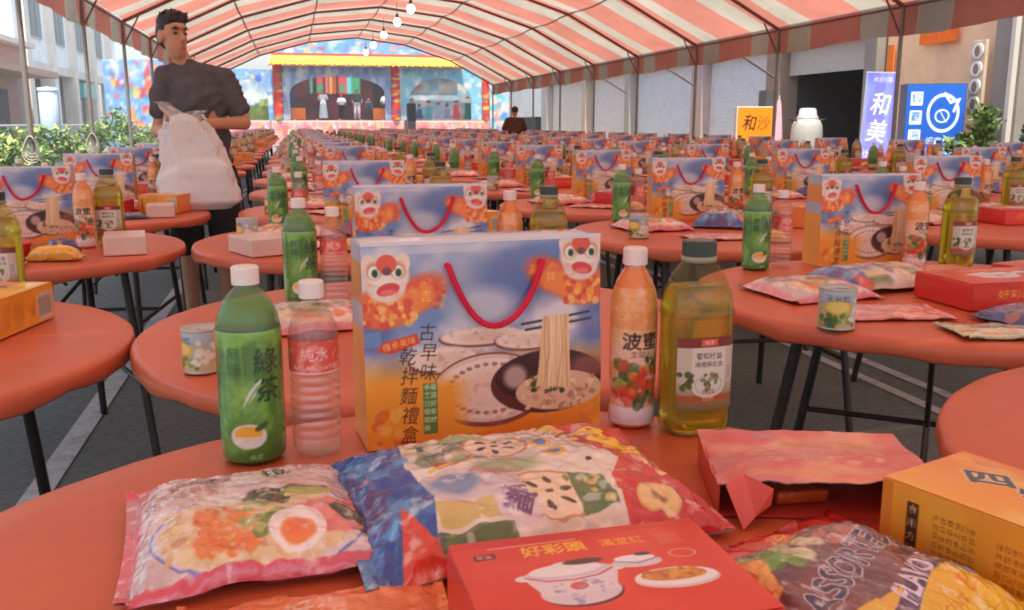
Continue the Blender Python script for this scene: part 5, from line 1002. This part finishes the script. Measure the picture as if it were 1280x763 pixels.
# ============================================================ PEOPLE
def blob(name, caps, ells, voxel, col, m, fn=None, smooth=6):
    """one continuous skin from overlapping tapered limbs and ellipsoids, by voxel remeshing"""
    mb = MB()
    for p0, p1, r0, r1 in caps:
        p0, p1 = Vector(p0), Vector(p1); mb.tube([p0.lerp(p1, t) for t in (0, .5, 1)], [r0, (r0 + r1) / 2, r1], 14, K(*col)); mb.ellip(p0, (r0,) * 3, K(*col), 14, 10); mb.ellip(p1, (r1,) * 3, K(*col), 14, 10)
    for e in ells: mb.ellip(e[0], e[1], K(*col), 24, 16, 0, e[2] if len(e) > 2 else None)
    me = mb.mesh('raw', m); bm = bmesh.new(); bm.from_mesh(me); bmesh.ops.remove_doubles(bm, verts=bm.verts, dist=1e-5); bmesh.ops.recalc_face_normals(bm, faces=bm.faces); bm.to_mesh(me); bm.free()
    o = bpy.data.objects.new('raw', me); C.objects.link(o)
    md = o.modifiers.new('r', 'REMESH'); md.mode = 'VOXEL'; md.voxel_size = voxel; ms = o.modifiers.new('s', 'SMOOTH'); ms.iterations = smooth; ms.factor = .5
    ev = o.evaluated_get(bpy.context.evaluated_depsgraph_get()); t = ev.to_mesh(); V = np.array([v.co[:] for v in t.vertices]); F = [p.vertices[:] for p in t.polygons]; ev.to_mesh_clear(); bpy.data.objects.remove(o)
    cc = np.broadcast_to(K(*col), V.shape).copy()
    if fn: V, cc = fn(V, cc)
    return MB().add(V, F, cc, True).mesh(name, m)
def rotz(p, a, c=(0, 0)):
    x, y = p[0] - c[0], p[1] - c[1]; return (x * math.cos(a) - y * math.sin(a) + c[0], x * math.sin(a) + y * math.cos(a) + c[1], p[2])
SK = (196, 142, 112)
man = thing('person', 'young man in charcoal t-shirt holding a white plastic bag', 'person', (-.47, 5.16, 0)); man.scale = (.87, .92, 1)
HX, HA = -.115, R(38)
def hp(x, y, z): q = rotz((x, y, z), HA); return (q[0] + HX, q[1] - .02, q[2])
Mz = Matrix.Rotation(HA, 4, 'Z')
caps = [((-.04, .0, 1.42), (HX + .0, -.01, 1.55), .056, .05),                                        # neck
        ((-.175, 0, 1.385), (-.24, .0, 1.13), .046, .038), ((-.245, .0, 1.13), (-.17, -.2, 1.13), .038, .027),   # right arm
        ((.165, 0, 1.375), (.262, -.03, 1.17), .046, .038), ((.262, -.03, 1.17), (.09, -.23, 1.165), .038, .027),  # left arm
        ((-.1, 0, .93), (-.11, -.01, .5), .088, .058), ((-.11, -.01, .5), (-.11, .02, .09), .056, .038), ((-.11, .02, .06), (-.12, -.15, .035), .042, .033),
        ((.1, 0, .93), (.11, -.01, .5), .088, .058), ((.11, -.01, .5), (.11, .02, .09), .056, .038), ((.11, .02, .06), (.12, -.15, .035), .042, .033)]
ells = [((0, 0, 1.2), (.165, .10, .26)), ((0, 0, .98), (.165, .11, .14)), (hp(0, .012, 1.635), (.076, .094, .098), Mz), (hp(0, -.022, 1.565), (.058, .068, .078), Mz), (hp(0, -.045, 1.525), (.036, .04, .036), Mz)]
caps += [(hp(0, -.086, 1.615), hp(0, -.108, 1.585), .010, .015)]
ells += [(hp(s * .078, .012, 1.598), (.013, .026, .034), Mz) for s in (-1, 1)] + [(hp(0, -.084, 1.545), (.024, .013, .011), Mz), (hp(0, -.074, 1.645), (.05, .02, .014), Mz)]
def hand(wr, d, up, curl, s):          # palm with four unequal bent fingers and a thumb at its side
    wr, d, up = Vector(wr), Vector(d).normalized(), Vector(up).normalized(); sd_ = d.cross(up).normalized() * s; c_ = [(wr, wr + d * .08, .028, .032)]
    for k, L in enumerate((.062, .072, .068, .054)):
        b = wr + d * .082 + sd_ * (.027 - .018 * k); e = b + d * L * .5 + up * -curl * .2; c_.append((b - d * .01, e, .0098, .009)); c_.append((e, e + d * L * .12 - up * L * .5, .009, .008))
    t0 = wr + d * .03 + sd_ * .028; t1 = t0 + d * .035 + sd_ * .018; return c_ + [(t0, t1, .012, .010), (t1, t1 + d * .03 - up * .012, .010, .0085)]
caps += hand((-.17, -.2, 1.13), (.35, -.6, .75), (-.3, -.7, -.4), .03, 1) + hand((.09, -.23, 1.165), (-.95, -.25, -.05), (0, -.6, .8), .03, -1)
def headtint(V, c):
    f_ = lambda p, r: np.exp(-((V - np.array(p)) ** 2).sum(1) / r ** 2)[:, None]
    c = c * (1 - .45 * f_(hp(0, -.094, 1.545), .017)) + K(150, 70, 66) * .45 * f_(hp(0, -.094, 1.545), .017)
    for s in (-1, 1):
        c = c * (1 - .55 * f_(hp(s * .033, -.083, 1.613), .013)); c = c * (1 - .75 * f_(hp(s * .035, -.083, 1.638), .012))
    return V, c
obj('body', blob('body', caps, ells, .0075, SK, 'skin', headtint, 5), None, man)
for s in (-1, 1):
    obj('eye', MB().ellip(hp(s * .033, -.0785, 1.613), (.012, .0075, .0055), K(34, 26, 24), 12, 8, 0, Mz), 'plastic', man)
    obj('eyebrow', MB().tube([hp(s * .016, -.088, 1.634), hp(s * .034, -.087, 1.640), hp(s * .054, -.072, 1.634)], [.004, .0048, .003], 6, K(30, 24, 22)), 'hair', man)
# hair: thick top swept forward, close-cropped sides
hr = random.Random(3); he = [(hp(0, .018, 1.668), (.080, .095, .070), Mz), (hp(0, .05, 1.62), (.078, .064, .085), Mz), (hp(0, .022, 1.64), (.083, .086, .062), Mz), (hp(0, -.022, 1.70), (.064, .052, .032), Mz)]
hc = []
for k in range(90):
    a = hr.uniform(0, 6.28); r_ = hr.random() ** .5 * .06; b = (r_ * math.cos(a), .005 + r_ * 1.15 * math.sin(a), 1.718 - r_ * .35); hc.append((hp(*b), hp(b[0] * 1.3 + hr.uniform(-.014, .014), b[1] - .016 + hr.uniform(-.012, .012), b[2] + hr.uniform(.008, .028)), .012, .004))
for k in range(16): x_ = -.058 + .116 * k / 15; hc.append((hp(x_, -.058, 1.705), hp(x_ * 1.05 + hr.uniform(-.006, .006), -.080 + abs(x_) * .25, 1.676 + hr.uniform(-.008, .014)), .009, .004))
obj('hair', blob('hair', hc, he, .005, (26, 22, 22), 'hair', None, 1), None, man)
def folds(amp, seed):
    def f_(V, c):
        n = np.sin(V[:, 2] * 34 + V[:, 0] * 25 + seed) * np.sin(V[:, 0] * 41 - V[:, 2] * 19) + .6 * np.sin(V[:, 2] * 70 + V[:, 0] * 60 * np.sin(V[:, 2] * 9))
        d = V - np.array([0, 0, 0]) * 1.; r_ = np.hypot(V[:, 0], V[:, 1])[:, None] + 1e-6; V = V.copy(); V[:, :2] += V[:, :2] / r_ * (n * amp)[:, None]; return V, c
    return f_
SH = (94, 90, 92)
shc = [((-.178, 0, 1.392), (-.220, .0, 1.245), .070, .068), ((.168, 0, 1.382), (.228, -.015, 1.24), .070, .068), ((-.16, 0, 1.40), (-.05, 0, 1.425), .064, .07), ((-.05, 0, 1.425), (.15, 0, 1.39), .07, .064), ((-.06, .005, 1.42), (-.065, .0, 1.462), .08, .058)]
she = [((-.01, 0, 1.28), (.182, .115, .18)), ((.005, 0, 1.08), (.17, .115, .2)), ((.01, 0, .97), (.175, .12, .10)), ((.01, 0, .9), (.176, .122, .06))]
obj('t_shirt', blob('t_shirt', shc, she, .010, SH, 'cloth', folds(.0065, 1), 4), None, man)
shc = [((-.1, 0, .88), (-.115, -.01, .56), .112, .098), ((.1, 0, .88), (.115, -.01, .56), .112, .098)]
obj('shorts', blob('shorts', shc, [((0, 0, .9), (.18, .122, .1))], .012, (60, 54, 52), 'cloth', folds(.004, 4), 4), None, man)
for s in (-1, 1): obj('shoe', MB().ellip((s * .118, -.07, .04), (.05, .14, .04), K(46, 44, 46), 14, 8), 'cloth', man)
# white plastic carrier bag
bx = thing('plastic_bag', 'bulging white plastic carrier bag held by the young man', 'bag', (-.475, 4.80, TZ + .004))
nz, na = 46, 72; P = np.zeros((nz, na + 1, 3)); wr_ = fnoise(nz, na + 1, 9, 4, 3) - .5; wr2 = fnoise(nz, na + 1, 16, 14, 3) - .5
for j in range(nz):
    t = j / (nz - 1); hw = float(np.interp(t, [0, .08, .3, .6, .85, 1], [.14, .195, .185, .15, .125, .09])); hd = float(np.interp(t, [0, .08, .4, .8, 1], [.09, .125, .115, .075, .045])); ox = float(np.interp(t, [0, .5, 1], [.02, 0, -.045]))
    for i in range(na + 1):
        a = i / na * 2 * PI; k = 1 + (.16 * wr_[j, i % na] + .12 * wr2[j, i % na] + .06 * math.sin(a * 7 + t * 3) * t + .03 * math.sin(a * 17 + 5 * t) * t) * 1.6 * (.4 + t)
        P[j, i] = (ox + hw * math.copysign(abs(math.cos(a)) ** .75, math.cos(a)) * k, hd * math.copysign(abs(math.sin(a)) ** .75, math.sin(a)) * k + .1 * t, .44 * t + .02 * math.sin(a * 3) * (t > .9))
obj('sack', MB().grid(P, K(240, 232, 228)).grid(np.stack([P[0], P[0] * 0 + [.02, 0, .0]]), K(235, 228, 224)), 'bagplastic', bx)
for s, dx in ((-1, -.15), (1, .04)):
    hn = MB(); Q = np.zeros((12, 7, 3))
    for j in range(12):
        t = j / 11
        for i in range(7): q_ = i / 6 - .5; Q[j, i] = (-.045 + (dx + .045) * min(1, t * 1.3) + q_ * (.11 - .07 * t) + .008 * math.sin(i * 2 + j), .10 - .03 * t + .012 * math.sin(i * 2.1 + j * .7), .40 + .10 * math.sin(t * PI * .6) + (.02 if s < 0 else -.03) * t)
    hn.grid(Q, K(240, 232, 228)); obj('handle', hn, 'bagplastic', bx)
# helper at the far tables and the performers on stage
def small_person(label, x, y, z, h, top, low, hair=(34, 28, 28), rz=0, pose=0, group=None, robe=False, vox=.018):
    t = thing('person', label, 'person', (x, y, z), rz, group); t.scale = (h / 1.7,) * 3
    a1 = .25 if pose == 0 else -.05
    arms = [((s * .19, 0, 1.38), (s * .27, -.04, 1.14), .05, .04) for s in (-1, 1)] + [((s * .27, -.04, 1.14), (s * (.2 if pose else .25), -.2, 1.0 + .25 * pose), .04, .03) for s in (-1, 1)] + [((s * (.2 if pose else .25), -.2, 1.0 + .25 * pose), (s * (.18 if pose else .24), -.27, .96 + .3 * pose), .032, .026) for s in (-1, 1)]
    legs = [((s * .1, 0, .9), (s * .11, 0, .48), .085, .055) for s in (-1, 1)] + [((s * .11, 0, .48), (s * .11, .02, .07), .055, .04) for s in (-1, 1)] + [((s * .11, .02, .045), (s * .12, -.14, .035), .042, .034) for s in (-1, 1)]
    obj('body', blob('body', arms + legs + [((0, 0, 1.38), (0, -.01, 1.5), .055, .05)], [((0, 0, 1.15), (.15, .095, .3)), ((0, -.01, 1.59), (.075, .092, .115)), ((0, -.1, 1.57), (.014, .018, .02))], vox, SK, 'skin', None, 3), None, t)
    sl = [((s * .17, 0, 1.385), (s * .25, -.02, 1.2), .072, .066) for s in (-1, 1)]
    obj('shirt', blob('shirt', sl + [((-.14, 0, 1.39), (.14, 0, 1.39), .07, .07)], [((0, 0, 1.16), (.19, .125, .28))], vox, top, 'cloth', None, 3), None, t)
    if robe: obj('skirt', MB().lathe([(.27, .1), (.24, .4), (.19, .8), (.16, 1.05)], 20, K(*low)), 'cloth', t)
    else: obj('trousers', blob('trousers', [((s * .1, 0, .9), (s * .11, .01, .12), .105, .07) for s in (-1, 1)], [((0, 0, .93), (.165, .115, .1))], vox, low, 'cloth', None, 3), None, t)
    obj('hair', MB().ellip((0, .012, 1.63), (.084, .096, .085), K(*hair), 16, 10), 'hair', t)
    return t
small_person('person in brown shirt seen from behind among the far tables', 4.60, 19.35, 0, 1.52, (96, 68, 56), (50, 44, 46), rz=PI)
small_person('performer in long white robe on the stage', 1.66, SY + 1.1, 1.37, 1.55, (236, 240, 238), (226, 236, 234), robe=True, pose=1)
small_person('performer in white shirt and dark trousers on the stage', 2.62, SY + 1.0, 1.37, 1.35, (236, 226, 228), (60, 54, 66))
small_person('performer in grey green jacket and pale trousers on the stage', 3.45, SY + 1.2, 1.37, 1.6, (96, 104, 100), (226, 210, 212))
small_person('small performer in slate clothes beside the grey green jacket', 4.05, SY + 1.0, 1.37, 1.15, (92, 104, 116), (80, 90, 100))
small_person('performer in white standing behind the orange stage counter', 5.0, SY + 1.6, 1.37, 1.45, (232, 226, 222), (90, 84, 80))

# ---- thin warm air under and around the tent
hz = bpy.data.materials.new('air'); hz.use_nodes = True; n_ = hz.node_tree.nodes; n_.remove(n_['Principled BSDF'])
pv = n_.new('ShaderNodeVolumePrincipled'); pv.inputs['Color'].default_value = (.93, .93, .94, 1); pv.inputs['Density'].default_value = .0035; pv.inputs['Anisotropy'].default_value = .2
hz.node_tree.links.new(pv.outputs[0], n_['Material Output'].inputs['Volume']); M_['air'] = hz
tag(obj('haze', MB().box((0, 120, 6), (330, 370, 14.2), K(255, 255, 255)), 'air'), kind='stuff')
